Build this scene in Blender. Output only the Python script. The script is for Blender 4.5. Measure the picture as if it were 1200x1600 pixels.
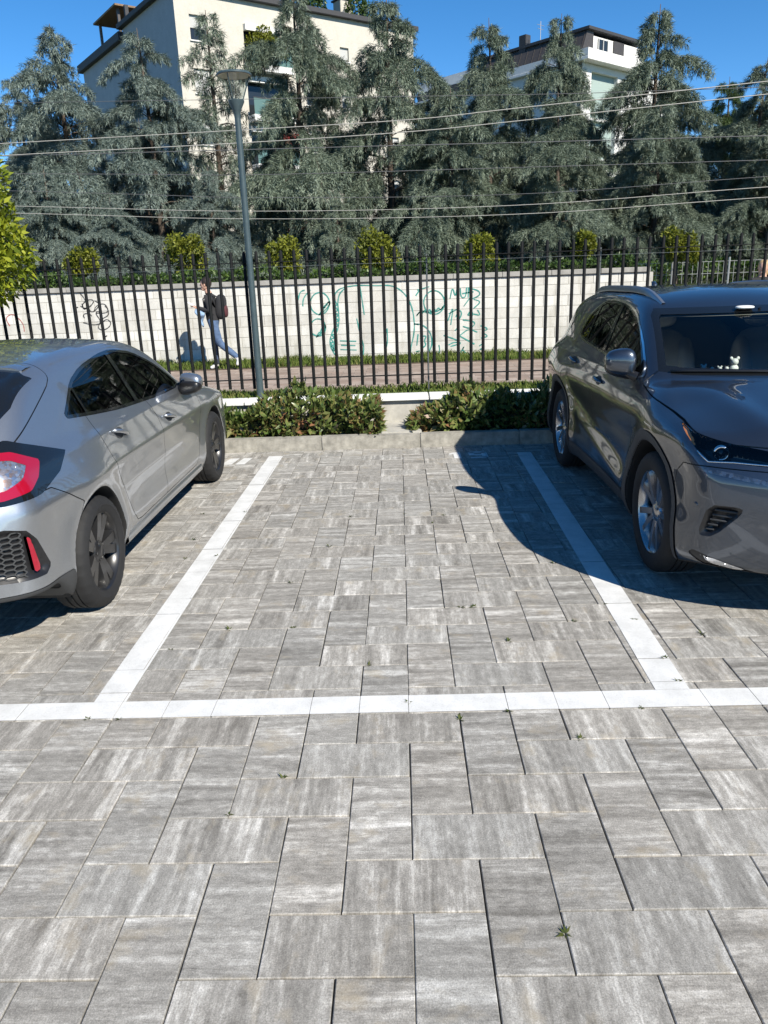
import bpy, bmesh, math, random
import numpy as np
from mathutils import Vector, Matrix
from mathutils.bvhtree import BVHTree

for _o in list(bpy.data.objects): bpy.data.objects.remove(_o)
scene = bpy.context.scene
COL = scene.collection
PI = math.pi
random.seed(7)

# ------------------------------------------------------------------ camera
cam_d = bpy.data.cameras.new('camera'); cam = bpy.data.objects.new('camera', cam_d); COL.objects.link(cam)
cam_d.sensor_fit = 'VERTICAL'; cam_d.sensor_height = 36.0; cam_d.lens = 36.0 * 1191.66 / 1600.0
cam_d.clip_start = 0.05; cam_d.clip_end = 3000
def cam_matrix(pitch, roll, yaw, loc):
    cp, sp = math.cos(pitch), math.sin(pitch)
    fw = Vector((0, cp, -sp)); rt = Vector((1, 0, 0)); up = Vector((0, sp, cp))
    r2 = rt * math.cos(roll) + up * math.sin(roll); u2 = -rt * math.sin(roll) + up * math.cos(roll)
    R = Matrix.Rotation(yaw, 3, 'Z')
    r2, u2, fw = R @ r2, R @ u2, R @ fw
    m = Matrix((r2, u2, -fw)).transposed().to_4x4(); m.translation = loc
    return m
cam.matrix_world = cam_matrix(0.3011, -0.0363, 0.0289, Vector((0.0073, -2.6771, 1.6773)))
scene.camera = cam

# ------------------------------------------------------------------ light
SUN_TRAVEL = Vector((-0.79, 1.04, -1.05)).normalized()      # the way the sunlight goes
sun_d = bpy.data.lights.new('sun', 'SUN'); sun = bpy.data.objects.new('sun', sun_d); COL.objects.link(sun)
sun_d.energy = 5.0; sun_d.angle = math.radians(0.53); sun_d.color = (1.0, 0.94, 0.83)
sun.rotation_euler = SUN_TRAVEL.to_track_quat('-Z', 'Y').to_euler()
sun.location = (12, -16, 20)
world = bpy.data.worlds.new('World'); scene.world = world; world.use_nodes = True
wn = world.node_tree.nodes; wn.clear()
sky = wn.new('ShaderNodeTexSky'); sky.sky_type = 'NISHITA'; sky.sun_disc = False
sky.sun_elevation = math.asin(-SUN_TRAVEL.z)
sky.sun_rotation = math.atan2(-SUN_TRAVEL.x, -SUN_TRAVEL.y)
sky.air_density = 0.55; sky.dust_density = 0.0; sky.ozone_density = 1.0; sky.altitude = 100
bg = wn.new('ShaderNodeBackground'); bg.inputs['Strength'].default_value = 0.125
wo = wn.new('ShaderNodeOutputWorld')
hs = wn.new('ShaderNodeHueSaturation'); hs.inputs['Saturation'].default_value = 1.33; hs.inputs['Hue'].default_value = 0.497; world.node_tree.links.new(sky.outputs[0], hs.inputs['Color'])
world.node_tree.links.new(hs.outputs[0], bg.inputs[0]); world.node_tree.links.new(bg.outputs[0], wo.inputs[0])
scene.view_settings.view_transform = 'Standard'; scene.view_settings.look = 'None'
scene.view_settings.exposure = 0.66; scene.view_settings.gamma = 1.0
scene.view_settings.use_curve_mapping = False
scene.render.engine = 'CYCLES'
scene.cycles.caustics_reflective = False; scene.cycles.caustics_refractive = False

# ------------------------------------------------------------------ helpers
def tag(o, label=None, cat=None, group=None, kind=None):
    if label: o['label'] = label
    if cat: o['category'] = cat
    if group: o['group'] = group
    if kind: o['kind'] = kind
    return o
def empty(name, loc=(0, 0, 0), rz=0.0, parent=None):
    o = bpy.data.objects.new(name, None); COL.objects.link(o); o.location = loc; o.rotation_euler = (0, 0, rz)
    o.empty_display_size = 0.1
    if parent: o.parent = parent
    return o
def link(name, me, mat=None, parent=None, loc=None):
    o = bpy.data.objects.new(name, me); COL.objects.link(o)
    if mat is not None and len(me.materials) == 0: me.materials.append(mat)
    if parent: o.parent = parent
    if loc is not None: o.location = loc
    return o
def smooth(me, angle=None):
    me.polygons.foreach_set('use_smooth', [True] * len(me.polygons))
    if angle is not None:
        try: me.set_sharp_from_angle(angle=math.radians(angle))
        except Exception: pass
def pymesh(name, V, F, sm=None):
    me = bpy.data.meshes.new(name); me.from_pydata([tuple(map(float, v)) for v in V], [], [tuple(map(int, f)) for f in F]); me.update()
    if sm: smooth(me, sm if sm is not True else None)
    return me
def quadmesh(name, V, n=4):
    """V: (N*n,3) array, each run of n vertices one face."""
    V = np.asarray(V, np.float32).reshape(-1, 3); N = len(V) // n
    me = bpy.data.meshes.new(name); me.vertices.add(len(V)); me.vertices.foreach_set('co', V.ravel())
    me.loops.add(N * n); me.loops.foreach_set('vertex_index', np.arange(N * n, dtype=np.int32))
    me.polygons.add(N); me.polygons.foreach_set('loop_start', np.arange(0, N * n, n, dtype=np.int32))
    me.polygons.foreach_set('loop_total', np.full(N, n, np.int32)); me.update(calc_edges=True)
    return me
class MB:
    """collects shapes, then becomes one mesh"""
    def __init__(s): s.V = []; s.F = []
    def add(s, V, F):
        o = len(s.V); s.V += [tuple(v) for v in V]; s.F += [tuple(i + o for i in f) for f in F]; return s
    def box(s, a, b, bev=0.0):
        x0, y0, z0 = a; x1, y1, z1 = b
        if bev <= 0:
            return s.add([(x0,y0,z0),(x1,y0,z0),(x1,y1,z0),(x0,y1,z0),(x0,y0,z1),(x1,y0,z1),(x1,y1,z1),(x0,y1,z1)],
                         [(0,3,2,1),(4,5,6,7),(0,1,5,4),(1,2,6,5),(2,3,7,6),(3,0,4,7)])
        bm = bmesh.new(); bmesh.ops.create_cube(bm, size=1)
        for v in bm.verts: v.co = Vector(((x0+x1)/2 + v.co.x*(x1-x0), (y0+y1)/2 + v.co.y*(y1-y0), (z0+z1)/2 + v.co.z*(z1-z0)))
        bmesh.ops.bevel(bm, geom=bm.edges[:], offset=bev, segments=2, affect='EDGES')
        bm.verts.ensure_lookup_table(); bm.verts.index_update()
        s.add([v.co[:] for v in bm.verts], [[v.index for v in f.verts] for f in bm.faces]); bm.free(); return s
    def tube(s, pts, rad, n=8, caps=True):
        pts = [Vector(p) for p in pts]; R = rad if hasattr(rad, '__len__') else [rad] * len(pts)
        rings = []; prev = None
        for i, p in enumerate(pts):
            t = (pts[min(i+1, len(pts)-1)] - pts[max(i-1, 0)]).normalized()
            if prev is None:
                a = Vector((0, 0, 1)) if abs(t.z) < 0.9 else Vector((1, 0, 0)); u = t.cross(a).normalized()
            else: u = (prev - t * prev.dot(t)).normalized()
            prev = u; v = t.cross(u)
            rings.append([p + (u * math.cos(2*PI*k/n) + v * math.sin(2*PI*k/n)) * R[i] for k in range(n)])
        V = [q for r in rings for q in r]; F = []
        for i in range(len(rings)-1):
            for k in range(n): F.append((i*n+k, i*n+(k+1) % n, (i+1)*n+(k+1) % n, (i+1)*n+k))
        if caps: F.append(tuple(range(n-1, -1, -1))); F.append(tuple((len(rings)-1)*n+k for k in range(n)))
        return s.add(V, F)
    def lathe(s, prof, n=24, M=None, closed=False):
        """prof: [(r, h)] about +Z, moved by M"""
        M = M or Matrix.Identity(4); V = []; F = []
        for r, h in prof:
            for k in range(n): V.append(M @ Vector((r*math.cos(2*PI*k/n), r*math.sin(2*PI*k/n), h)))
        m = len(prof)
        for i in range(m if closed else m-1):
            j = (i+1) % m
            for k in range(n): F.append((i*n+k, i*n+(k+1) % n, j*n+(k+1) % n, j*n+k))
        return s.add(V, F)
    def build(s, name, mat, parent=None, sm=None, loc=None):
        me = pymesh(name, s.V, s.F, sm); return link(name, me, mat, parent, loc)
def copy_tree(o, parent=None):
    c = o.copy(); COL.objects.link(c); c.parent = parent
    for ch in o.children: copy_tree(ch, c)
    return c

# ------------------------------------------------------------------ materials
def nmat(name):
    m = bpy.data.materials.new(name); m.use_nodes = True
    nt = m.node_tree; return m, nt, nt.nodes['Principled BSDF']
def plain(name, col, rough=0.6, metal=0.0, var=0.0, scale=8.0, bump=0.0, bscale=60.0, spec=None, coat=0.0):
    m, nt, b = nmat(name)
    b.inputs['Base Color'].default_value = (*col, 1); b.inputs['Roughness'].default_value = rough; b.inputs['Metallic'].default_value = metal
    if spec is not None: b.inputs['Specular IOR Level'].default_value = spec
    if coat: b.inputs['Coat Weight'].default_value = coat; b.inputs['Coat Roughness'].default_value = 0.03
    tc = nt.nodes.new('ShaderNodeTexCoord')
    if var > 0:
        n = nt.nodes.new('ShaderNodeTexNoise'); n.inputs['Scale'].default_value = scale; n.inputs['Detail'].default_value = 6; n.inputs['Roughness'].default_value = 0.65
        r = nt.nodes.new('ShaderNodeValToRGB')
        r.color_ramp.elements[0].position = 0.3; r.color_ramp.elements[1].position = 0.72
        r.color_ramp.elements[0].color = (*[c*(1-var) for c in col], 1); r.color_ramp.elements[1].color = (*[min(1, c*(1+var)) for c in col], 1)
        nt.links.new(tc.outputs['Object'], n.inputs['Vector']); nt.links.new(n.outputs['Fac'], r.inputs[0]); nt.links.new(r.outputs[0], b.inputs['Base Color'])
    if bump > 0:
        n2 = nt.nodes.new('ShaderNodeTexNoise'); n2.inputs['Scale'].default_value = bscale; n2.inputs['Detail'].default_value = 5
        bp = nt.nodes.new('ShaderNodeBump'); bp.inputs['Strength'].default_value = bump; bp.inputs['Distance'].default_value = 0.01
        nt.links.new(tc.outputs['Object'], n2.inputs['Vector']); nt.links.new(n2.outputs['Fac'], bp.inputs['Height']); nt.links.new(bp.outputs[0], b.inputs['Normal'])
    return m
def mixrgb(nt, fac, a, b, mode='MIX'):
    n = nt.nodes.new('ShaderNodeMix'); n.data_type = 'RGBA'; n.blend_type = mode
    for k, v in (('Factor', fac), ('A', a), ('B', b)):
        s = [i for i in n.inputs if i.name == k and i.enabled][0] if k == 'Factor' else [i for i in n.inputs if i.name == k and i.type == 'RGBA'][0]
        if hasattr(v, 'links') or hasattr(v, 'is_linked'): nt.links.new(v, s)
        elif k == 'Factor': s.default_value = v
        else: s.default_value = (*v, 1) if len(v) == 3 else v
    return [o for o in n.outputs if o.type == 'RGBA'][0]
def ramp(nt, src, stops):
    r = nt.nodes.new('ShaderNodeValToRGB'); e = r.color_ramp.elements
    while len(e) < len(stops): e.new(0.5)
    for i, (p, c) in enumerate(stops):
        e[i].position = p; e[i].color = (*c, 1) if hasattr(c, '__len__') else (c, c, c, 1)
    nt.links.new(src, r.inputs[0]); return r.outputs[0]
def noise(nt, vec, scale, detail=4, rough=0.5, dist=0.0):
    n = nt.nodes.new('ShaderNodeTexNoise'); n.inputs['Scale'].default_value = scale; n.inputs['Detail'].default_value = detail
    n.inputs['Roughness'].default_value = rough; n.inputs['Distortion'].default_value = dist
    if vec is not None: nt.links.new(vec, n.inputs['Vector'])
    return n.outputs['Fac']
def mapping(nt, vec, scale):
    n = nt.nodes.new('ShaderNodeMapping'); n.inputs['Scale'].default_value = scale; nt.links.new(vec, n.inputs['Vector']); return n.outputs[0]
def leafmat(name, cols, rough=0.5, trans=0.25, spec=0.4, noise_scale=1.2):
    """foliage: colour varies per clump, a little light comes through"""
    m, nt, b = nmat(name)
    geo = nt.nodes.new('ShaderNodeNewGeometry'); tc = nt.nodes.new('ShaderNodeTexCoord')
    ri = geo.outputs['Random Per Island']
    f1 = noise(nt, tc.outputs['Object'], noise_scale, 3)
    add = nt.nodes.new('ShaderNodeMath'); add.operation = 'MULTIPLY_ADD'; nt.links.new(ri, add.inputs[0]); add.inputs[1].default_value = 0.5; nt.links.new(f1, add.inputs[2])
    sub = nt.nodes.new('ShaderNodeMath'); sub.operation = 'SUBTRACT'; nt.links.new(add.outputs[0], sub.inputs[0]); sub.inputs[1].default_value = 0.25
    c = ramp(nt, sub.outputs[0], [(0.15 + 0.7*i/(len(cols)-1), k) for i, k in enumerate(cols)])
    nt.links.new(c, b.inputs['Base Color']); b.inputs['Roughness'].default_value = rough; b.inputs['Specular IOR Level'].default_value = spec
    tr = nt.nodes.new('ShaderNodeBsdfTranslucent'); nt.links.new(c, tr.inputs['Color'])
    mx = nt.nodes.new('ShaderNodeMixShader'); mx.inputs[0].default_value = trans
    nt.links.new(b.outputs[0], mx.inputs[1]); nt.links.new(tr.outputs[0], mx.inputs[2])
    nt.links.new(mx.outputs[0], nt.nodes['Material Output'].inputs['Surface'])
    return m

def paver_material():
    m, nt, b = nmat('paver_concrete')
    uv = nt.nodes.new('ShaderNodeUVMap'); uv.uv_map = 'UVMap'
    U = uv.outputs[0]                               # u along the long side, v across, shifted at random per paver
    s1 = noise(nt, mapping(nt, U, (15, 1.25, 1)), 1.0, 9, 0.70, 0.25)
    s1b = noise(nt, mapping(nt, U, (26, 20, 1)), 1.0, 7, 0.7)
    q1 = nt.nodes.new('ShaderNodeMath'); q1.operation = 'MULTIPLY_ADD'; nt.links.new(s1b, q1.inputs[0]); q1.inputs[1].default_value = 0.42; q1.inputs[2].default_value = -0.21
    q2 = nt.nodes.new('ShaderNodeMath'); q2.operation = 'ADD'; nt.links.new(s1, q2.inputs[0]); nt.links.new(q1.outputs[0], q2.inputs[1]); s1 = q2.outputs[0]
    s2 = noise(nt, mapping(nt, U, (60, 24, 1)), 1.0, 8, 0.8, 0.2)
    g = noise(nt, mapping(nt, U, (210, 210, 1)), 1.0, 4, 0.9)
    blot = noise(nt, mapping(nt, U, (9, 5, 1)), 1.0, 4, 0.6)
    big = noise(nt, mapping(nt, U, (3.0, 2.0, 1)), 1.0, 3, 0.6)
    base = ramp(nt, s1, [(0.36, (0.165, 0.157, 0.142)), (0.46, (0.248, 0.238, 0.218)), (0.54, (0.325, 0.313, 0.288)), (0.60, (0.45, 0.437, 0.408)), (0.70, (0.60, 0.588, 0.558))])
    mid = mixrgb(nt, ramp(nt, big, [(0.40, 0.48), (0.60, 0.0)]), base, (0.285, 0.275, 0.253))
    fine = ramp(nt, s2, [(0.30, 0.70), (0.5, 1.0), (0.70, 1.34)])
    c1 = mixrgb(nt, 1.0, mid, fine, 'MULTIPLY')
    grain = ramp(nt, g, [(0.30, 0.50), (0.5, 1.0), (0.72, 1.62)])
    c2 = mixrgb(nt, 1.0, c1, grain, 'MULTIPLY')
    tanm = ramp(nt, blot, [(0.57, 0.0), (0.74, 0.55)])
    c3 = mixrgb(nt, tanm, c2, (0.36, 0.305, 0.215))
    at = nt.nodes.new('ShaderNodeAttribute'); at.attribute_name = 'shade'
    c4 = mixrgb(nt, 1.0, c3, at.outputs['Color'], 'MULTIPLY')
    # lighter, worn rims
    nt.links.new(c4, b.inputs['Base Color']); b.inputs['Roughness'].default_value = 0.85; b.inputs['Specular IOR Level'].default_value = 0.25
    bp = nt.nodes.new('ShaderNodeBump'); bp.inputs['Strength'].default_value = 0.55; bp.inputs['Distance'].default_value = 0.003
    h = nt.nodes.new('ShaderNodeMath'); h.operation = 'ADD'; nt.links.new(g, h.inputs[0]); nt.links.new(s2, h.inputs[1])
    nt.links.new(h.outputs[0], bp.inputs['Height']); nt.links.new(bp.outputs[0], b.inputs['Normal'])
    return m
M = {}
M['paver'] = paver_material()
M['joint'] = plain('joint_sand', (0.10, 0.092, 0.078), 0.95, var=0.4, scale=30)
M['soil'] = plain('soil', (0.075, 0.055, 0.038), 0.95, var=0.4, scale=25, bump=0.5, bscale=40)
M['kerb'] = plain('kerb_concrete', (0.29, 0.275, 0.24), 0.9, var=0.40, scale=11, bump=0.3, bscale=90)
M['concrete'] = plain('pale_concrete', (0.40, 0.385, 0.345), 0.9, var=0.22, scale=7, bump=0.25, bscale=80)
M['coping'] = plain('white_coping', (0.70, 0.70, 0.67), 0.8, var=0.12, scale=6, bump=0.15, bscale=90)
M['cap'] = plain('wall_cap_concrete', (0.30, 0.29, 0.265), 0.9, var=0.25, scale=5, bump=0.3, bscale=60)
M['mortar'] = plain('mortar', (0.36, 0.34, 0.29), 0.95, var=0.15, scale=12)
M['fence'] = plain('fence_paint', (0.008, 0.009, 0.0095), 0.7, metal=0.0, var=0.25, scale=20, spec=0.15)
M['fencepost'] = plain('galvanised_post', (0.14, 0.15, 0.15), 0.5, metal=0.6, var=0.2)
M['lamp'] = plain('lamp_paint', (0.045, 0.068, 0.075), 0.42, var=0.15, scale=12)
M['wire'] = plain('wire', (0.46, 0.44, 0.39), 0.45, metal=0.2)
M['wire_dark'] = plain('dark_wire', (0.13, 0.13, 0.13), 0.5)

def paint_material():
    m, nt, b = nmat('road_paint')
    tc = nt.nodes.new('ShaderNodeTexCoord')
    n1 = noise(nt, tc.outputs['Object'], 7, 6, 0.65); n2 = noise(nt, tc.outputs['Object'], 160, 3, 0.7)
    c = ramp(nt, n1, [(0.28, (0.54, 0.54, 0.525)), (0.6, (0.68, 0.68, 0.668))])
    g = ramp(nt, n2, [(0.25, 0.80), (0.5, 1.0)])
    nt.links.new(mixrgb(nt, 1.0, c, g, 'MULTIPLY'), b.inputs['Base Color']); b.inputs['Roughness'].default_value = 0.7
    bp = nt.nodes.new('ShaderNodeBump'); bp.inputs['Strength'].default_value = 0.3; bp.inputs['Distance'].default_value = 0.003
    nt.links.new(n2, bp.inputs['Height']); nt.links.new(bp.outputs[0], b.inputs['Normal'])
    return m
M['paint'] = paint_material()

def block_material():
    m, nt, b = nmat('wall_block')
    oi = nt.nodes.new('ShaderNodeObjectInfo'); tc = nt.nodes.new('ShaderNodeTexCoord'); geo = nt.nodes.new('ShaderNodeNewGeometry')
    c = ramp(nt, oi.outputs['Random'], [(0.0, (0.50, 0.487, 0.445)), (0.5, (0.555, 0.543, 0.50)), (1.0, (0.61, 0.60, 0.56))])
    n1 = ramp(nt, noise(nt, geo.outputs['Position'], 2.2, 6, 0.7), [(0.3, 0.82), (0.65, 1.1)])
    n2f = noise(nt, geo.outputs['Position'], 70, 3, 0.7); n2 = ramp(nt, n2f, [(0.25, 0.86), (0.7, 1.1)])
    st = ramp(nt, noise(nt, mapping(nt, geo.outputs['Position'], (3.2, 1, .35)), 1.0, 6, 0.7), [(0.32, (.74, .72, .66)), (0.5, (1, 1, 1))])
    nt.links.new(mixrgb(nt, 1.0, mixrgb(nt, 1.0, mixrgb(nt, 1.0, c, n1, 'MULTIPLY'), n2, 'MULTIPLY'), st, 'MULTIPLY'), b.inputs['Base Color'])
    b.inputs['Roughness'].default_value = 0.9
    bp = nt.nodes.new('ShaderNodeBump'); bp.inputs['Strength'].default_value = 0.3; bp.inputs['Distance'].default_value = 0.004
    nt.links.new(n2f, bp.inputs['Height']); nt.links.new(bp.outputs[0], b.inputs['Normal'])
    return m
M['block'] = block_material()
def brick_pavement_material():
    m, nt, b = nmat('brick_pavement')
    tc = nt.nodes.new('ShaderNodeTexCoord')
    br = nt.nodes.new('ShaderNodeTexBrick'); br.inputs['Scale'].default_value = 1.0
    br.inputs['Color1'].default_value = (0.25, 0.185, 0.145, 1); br.inputs['Color2'].default_value = (0.36, 0.295, 0.245, 1); br.inputs['Mortar'].default_value = (0.16, 0.14, 0.12, 1)
    br.inputs['Brick Width'].default_value = 0.42; br.inputs['Row Height'].default_value = 0.21; br.inputs['Mortar Size'].default_value = 0.006
    br.inputs['Bias'].default_value = -0.1
    nt.links.new(tc.outputs['Object'], br.inputs['Vector'])
    n = ramp(nt, noise(nt, tc.outputs['Object'], 3, 5, 0.65), [(0.3, 0.75), (0.7, 1.25)])
    nt.links.new(mixrgb(nt, 1.0, br.outputs[0], n, 'MULTIPLY'), b.inputs['Base Color']); b.inputs['Roughness'].default_value = 0.9
    return m
M['brickpave'] = brick_pavement_material()
M['grass'] = leafmat('grass', [(0.055, 0.085, 0.018), (0.10, 0.16, 0.03), (0.17, 0.22, 0.05), (0.26, 0.25, 0.09)], 0.6, 0.3, 0.25, 3.0)
M['hedge'] = leafmat('hedge_leaf', [(0.022, 0.045, 0.010), (0.042, 0.080, 0.016), (0.10, 0.16, 0.03)], 0.45, 0.2, 0.4)
M['ball'] = leafmat('ball_leaf', [(0.075, 0.095, 0.012), (0.15, 0.17, 0.02), (0.25, 0.26, 0.03)], 0.5, 0.3, 0.3)
M['lime'] = leafmat('lime_leaf', [(0.09, 0.13, 0.012), (0.19, 0.24, 0.02), (0.36, 0.38, 0.03)], 0.4, 0.35, 0.4)
M['bush'] = leafmat('bush_leaf', [(0.040, 0.070, 0.018), (0.075, 0.120, 0.028), (0.15, 0.18, 0.055), (0.24, 0.12, 0.065)], 0.33, 0.15, 0.5, 2.2)
M['bark'] = plain('bark', (0.085, 0.065, 0.05), 0.95, var=0.4, scale=12, bump=0.6, bscale=25)
M['cedar'] = leafmat('cedar_needles', [(0.085, 0.115, 0.080), (0.165, 0.205, 0.150), (0.265, 0.310, 0.240)], 0.6, 0.12, 0.25, 0.8)
M['cedar_blue'] = leafmat('blue_cedar_needles', [(0.090, 0.122, 0.102), (0.175, 0.220, 0.190), (0.275, 0.325, 0.285)], 0.6, 0.12, 0.25, 0.8)
M['green_conifer'] = leafmat('green_conifer', [(0.035, 0.06, 0.02), (0.07, 0.11, 0.035), (0.12, 0.16, 0.055)], 0.6, 0.12, 0.25, 0.8)

# ------------------------------------------------------------------ ground and paving
def sheet(name, x0, x1, y0, y1, z, mat, n=1):
    V = []; F = []
    for j in range(n+1):
        for i in range(n+1): V.append((x0+(x1-x0)*i/n, y0+(y1-y0)*j/n, z))
    for j in range(n):
        for i in range(n): F.append((j*(n+1)+i, j*(n+1)+i+1, (j+1)*(n+1)+i+1, (j+1)*(n+1)+i))
    return link(name, pymesh(name, V, F), mat)
M['earth'] = plain('earth_and_turf', (0.070, 0.085, 0.035), 0.95, var=0.5, scale=0.8)
tag(sheet('ground', -900, 900, -900, 900, -0.12, M['earth']), kind='structure')
KERB_Y = 4.90
paving = sheet('parking_lot', -14, 14, -12, KERB_Y, -0.011, M['joint']); tag(paving, kind='structure')

GAP, CH, PU = 0.0016, 0.0024, 0.20          # half joint, chamfer, module
rp = random.Random(3)
pavers = []                                  # (x0,y0,x1,y1,z,long axis is x)
for j in range(-32, 26):
    for i in range(-40, 41):
        d = (i - j) % 4
        if d == 0: x0, y0, x1, y1, lx = i*PU, j*PU, (i+2)*PU, (j+1)*PU, True
        elif d == 3: x0, y0, x1, y1, lx = i*PU, j*PU, (i+1)*PU, (j+2)*PU, False
        else: continue
        if y0 >= KERB_Y - 0.01 or y1 < -5.6 or x1 < -6.5 or x0 > 6.5: continue
        y1 = min(y1, KERB_Y)
        pavers.append((x0, y0, x1, y1, rp.uniform(-0.0012, 0.0012), lx))
def paver_geo(p, cx=0.0, cy=0.0):
    x0, y0, x1, y1, z, lx = p
    g0, g1, g2, g3 = [GAP + rp.uniform(-0.0010, 0.0016) for _ in range(4)]
    a, b_, c, d = x0 + g0 - cx, y0 + g1 - cy, x1 - g2 - cx, y1 - g3 - cy
    t = [(a+CH, b_+CH), (c-CH, b_+CH), (c-CH, d-CH), (a+CH, d-CH)]; o = [(a, b_), (c, b_), (c, d), (a, d)]
    tx, ty = rp.uniform(-0.002, 0.002), rp.uniform(-0.002, 0.002)
    zz = lambda q: z + tx*(q[0]+cx-(x0+x1)/2) + ty*(q[1]+cy-(y0+y1)/2)
    V = [(q[0], q[1], zz(q)) for q in t] + [(q[0], q[1], zz(q)-CH) for q in o] + [(q[0], q[1], -0.035) for q in o]
    F = [(0, 1, 2, 3)]
    for k in range(4): F += [(k, k+4, (k+1) % 4+4, (k+1) % 4), (k+4, k+8, (k+1) % 4+8, (k+1) % 4+4)]
    F = [tuple(reversed(f)) if len(set(f) & {0, 1, 2, 3}) < 4 else f for f in F]
    ou, ov = rp.uniform(0, 60), rp.uniform(0, 60)
    UV = [((q[0]+cx if lx else q[1]+cy) - (x0 if lx else y0) + ou, (q[1]+cy if lx else q[0]+cx) - (y0 if lx else x0) + ov) for q in V]
    s = rp.uniform(0.92, 1.09); w = rp.uniform(-0.004, 0.020)
    return V, F, UV, (s*(1+w), s, s*(1-w))
def add_uv(me, UV, SH):
    l = me.uv_layers.new(name='UVMap'); idx = np.zeros(len(me.loops), np.int32); me.loops.foreach_get('vertex_index', idx)
    l.data.foreach_set('uv', np.asarray(UV, np.float32)[idx].ravel())
    a = me.color_attributes.new('shade', 'FLOAT_COLOR', 'POINT')
    a.data.foreach_set('color', np.hstack([np.asarray(SH, np.float32), np.ones((len(SH), 1), np.float32)]).ravel())
def paver_rank(p):
    x, y = (p[0]+p[2])/2, (p[1]+p[3])/2; dep = y + 2.68
    inside = dep > 0.9 and abs(x - 0.02) < 0.10 + dep*0.50
    return (0 if inside and not (x < -1.75 and y > 0.6) and not (x > 1.65 and y > 1.0) else 1, dep)
order = sorted(pavers, key=paver_rank)
for p in order[:300]:
    cx, cy = (p[0]+p[2])/2, (p[1]+p[3])/2
    V, F, UV, s = paver_geo(p, cx, cy); me = pymesh('paver', V, F); add_uv(me, UV, [s]*len(V)); link('paver', me, M['paver'], paving, (cx, cy, 0))
bV, bF, bU, bS = [], [], [], []
for p in order[300:]:
    V, F, UV, s = paver_geo(p); o = len(bV); bV += V; bF += [tuple(i+o for i in f) for f in F]; bU += UV; bS += [s]*len(V)
me = pymesh('further_pavers', bV, bF); add_uv(me, bU, bS); tag(link('further_pavers', me, M['paver'], paving), kind='stuff')

def clip_poly(P, x0, y0, x1, y1):
    for ax, lim, sg in ((0, x0, 1), (0, x1, -1), (1, y0, 1), (1, y1, -1)):
        Q = []
        for k in range(len(P)):
            a, b = P[k], P[(k+1) % len(P)]; da, db = sg*(a[ax]-lim), sg*(b[ax]-lim)
            if da >= 0: Q.append(a)
            if (da >= 0) != (db >= 0):
                t = da/(da-db); Q.append((a[0]+(b[0]-a[0])*t, a[1]+(b[1]-a[1])*t))
        P = Q
        if len(P) < 3: return None
    return P
def paint(name, polys, label, cat, group=None):
    V, F = [], []
    for P in polys:
        for p in pavers:
            g = GAP*0.6
            Q = clip_poly(P, p[0]+g, p[1]+g, p[2]-g, p[3]-g)
            if Q:
                o = len(V); V += [(q[0], q[1], p[4] + 0.0022) for q in Q]; F.append(tuple(range(o, o+len(Q))))
    return tag(link(name, pymesh(name, V, F), M['paint']), label, cat, group)
paint('bay_line', [[(-6.4, -0.004), (6.4, 0.014), (6.4, 0.150), (-6.4, 0.116)]], 'long white line across the mouths of the parking bays', 'line')
paint('bay_line', [[(-1.325, 0.1302), (-1.188, 0.1306), (-1.185, 4.68), (-1.325, 4.68)]], 'white bay line running beside the silver hatchback', 'line')
paint('bay_line', [[(1.022, 0.137), (1.162, 0.137), (1.232, 4.53), (1.098, 4.53)]], 'white bay line running beside the dark grey car with roof rails', 'line')
# stencilled bay numbers
def stencil(x0, y0, w, h, segs):
    return [[(x0+a*w, y0+b*h) for a, b in s] for s in segs]
one = [[(0.30, 0), (0.85, 0), (0.85, 1), (0.40, 1), (0.0, 0.80), (0.0, 0.60), (0.30, 0.70)]]
nine = [[(0, 0.42), (0.30, 0.42), (0.30, 0.90), (0, 0.90)], [(0.08, 0.80), (0.92, 0.80), (0.92, 1), (0.08, 1)], [(0.70, 0.10), (1, 0.10), (1, 0.92), (0.70, 0.92)],
        [(0.30, 0.40), (0.70, 0.40), (0.70, 0.58), (0.30, 0.58)], [(0.05, 0), (0.90, 0), (0.90, 0.18), (0.05, 0.18)]]
paint('bay_number', stencil(0.45, 4.35, 0.125, 0.27, one) + stencil(0.635, 4.35, 0.175, 0.27, nine), 'white painted number 19 at the head of the empty bay', 'number')
paint('bay_number', [[(-1.735, 4.37), (-1.635, 4.37), (-1.605, 4.63), (-1.695, 4.63)], [(-1.60, 4.37), (-1.51, 4.37), (-1.48, 4.63), (-1.565, 4.63)]], 'two short white painted strokes of a bay number by the front tyre', 'number')

# ------------------------------------------------------------------ kerb, bed, low wall
kerb = tag(empty('kerb', (0, KERB_Y, 0)), kind='structure')
kb = MB().box((-0.4985, 0, -0.1), (0.4985, 0.11, 0.135), 0.007); kme = pymesh('kerb_stone', kb.V, kb.F)
for k in range(-8, 9): link('kerb_stone', kme, M['kerb'], kerb, (0.30 + k*1.0 - 0.62, rp.uniform(-0.003, 0.003), rp.uniform(-0.003, 0.003)))
tag(sheet('planting_bed', -14, 14, KERB_Y+0.1, 5.66, 0.10, M['soil']), kind='structure')
slab = MB().box((-0.215, 4.985, 0.02), (0.200, 5.56, 0.148), 0.006).build('stepping_slab', M['concrete'])
tag(slab, 'pale concrete slab set between the two low hedges behind the kerb', 'slab')
lw = tag(empty('low_wall', (0, 5.55, 0)), 'low pale concrete wall with white coping behind the kerb hedges', 'wall')
wb = MB().box((-14, 0.0, -0.1), (14, 0.2, 0.380)); wb.build('wall', M['concrete'], lw)
cb = MB().box((-0.994, -0.05, 0.381), (0.994, 0.24, 0.425), 0.005); cme = pymesh('coping_stone', cb.V, cb.F)
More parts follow.
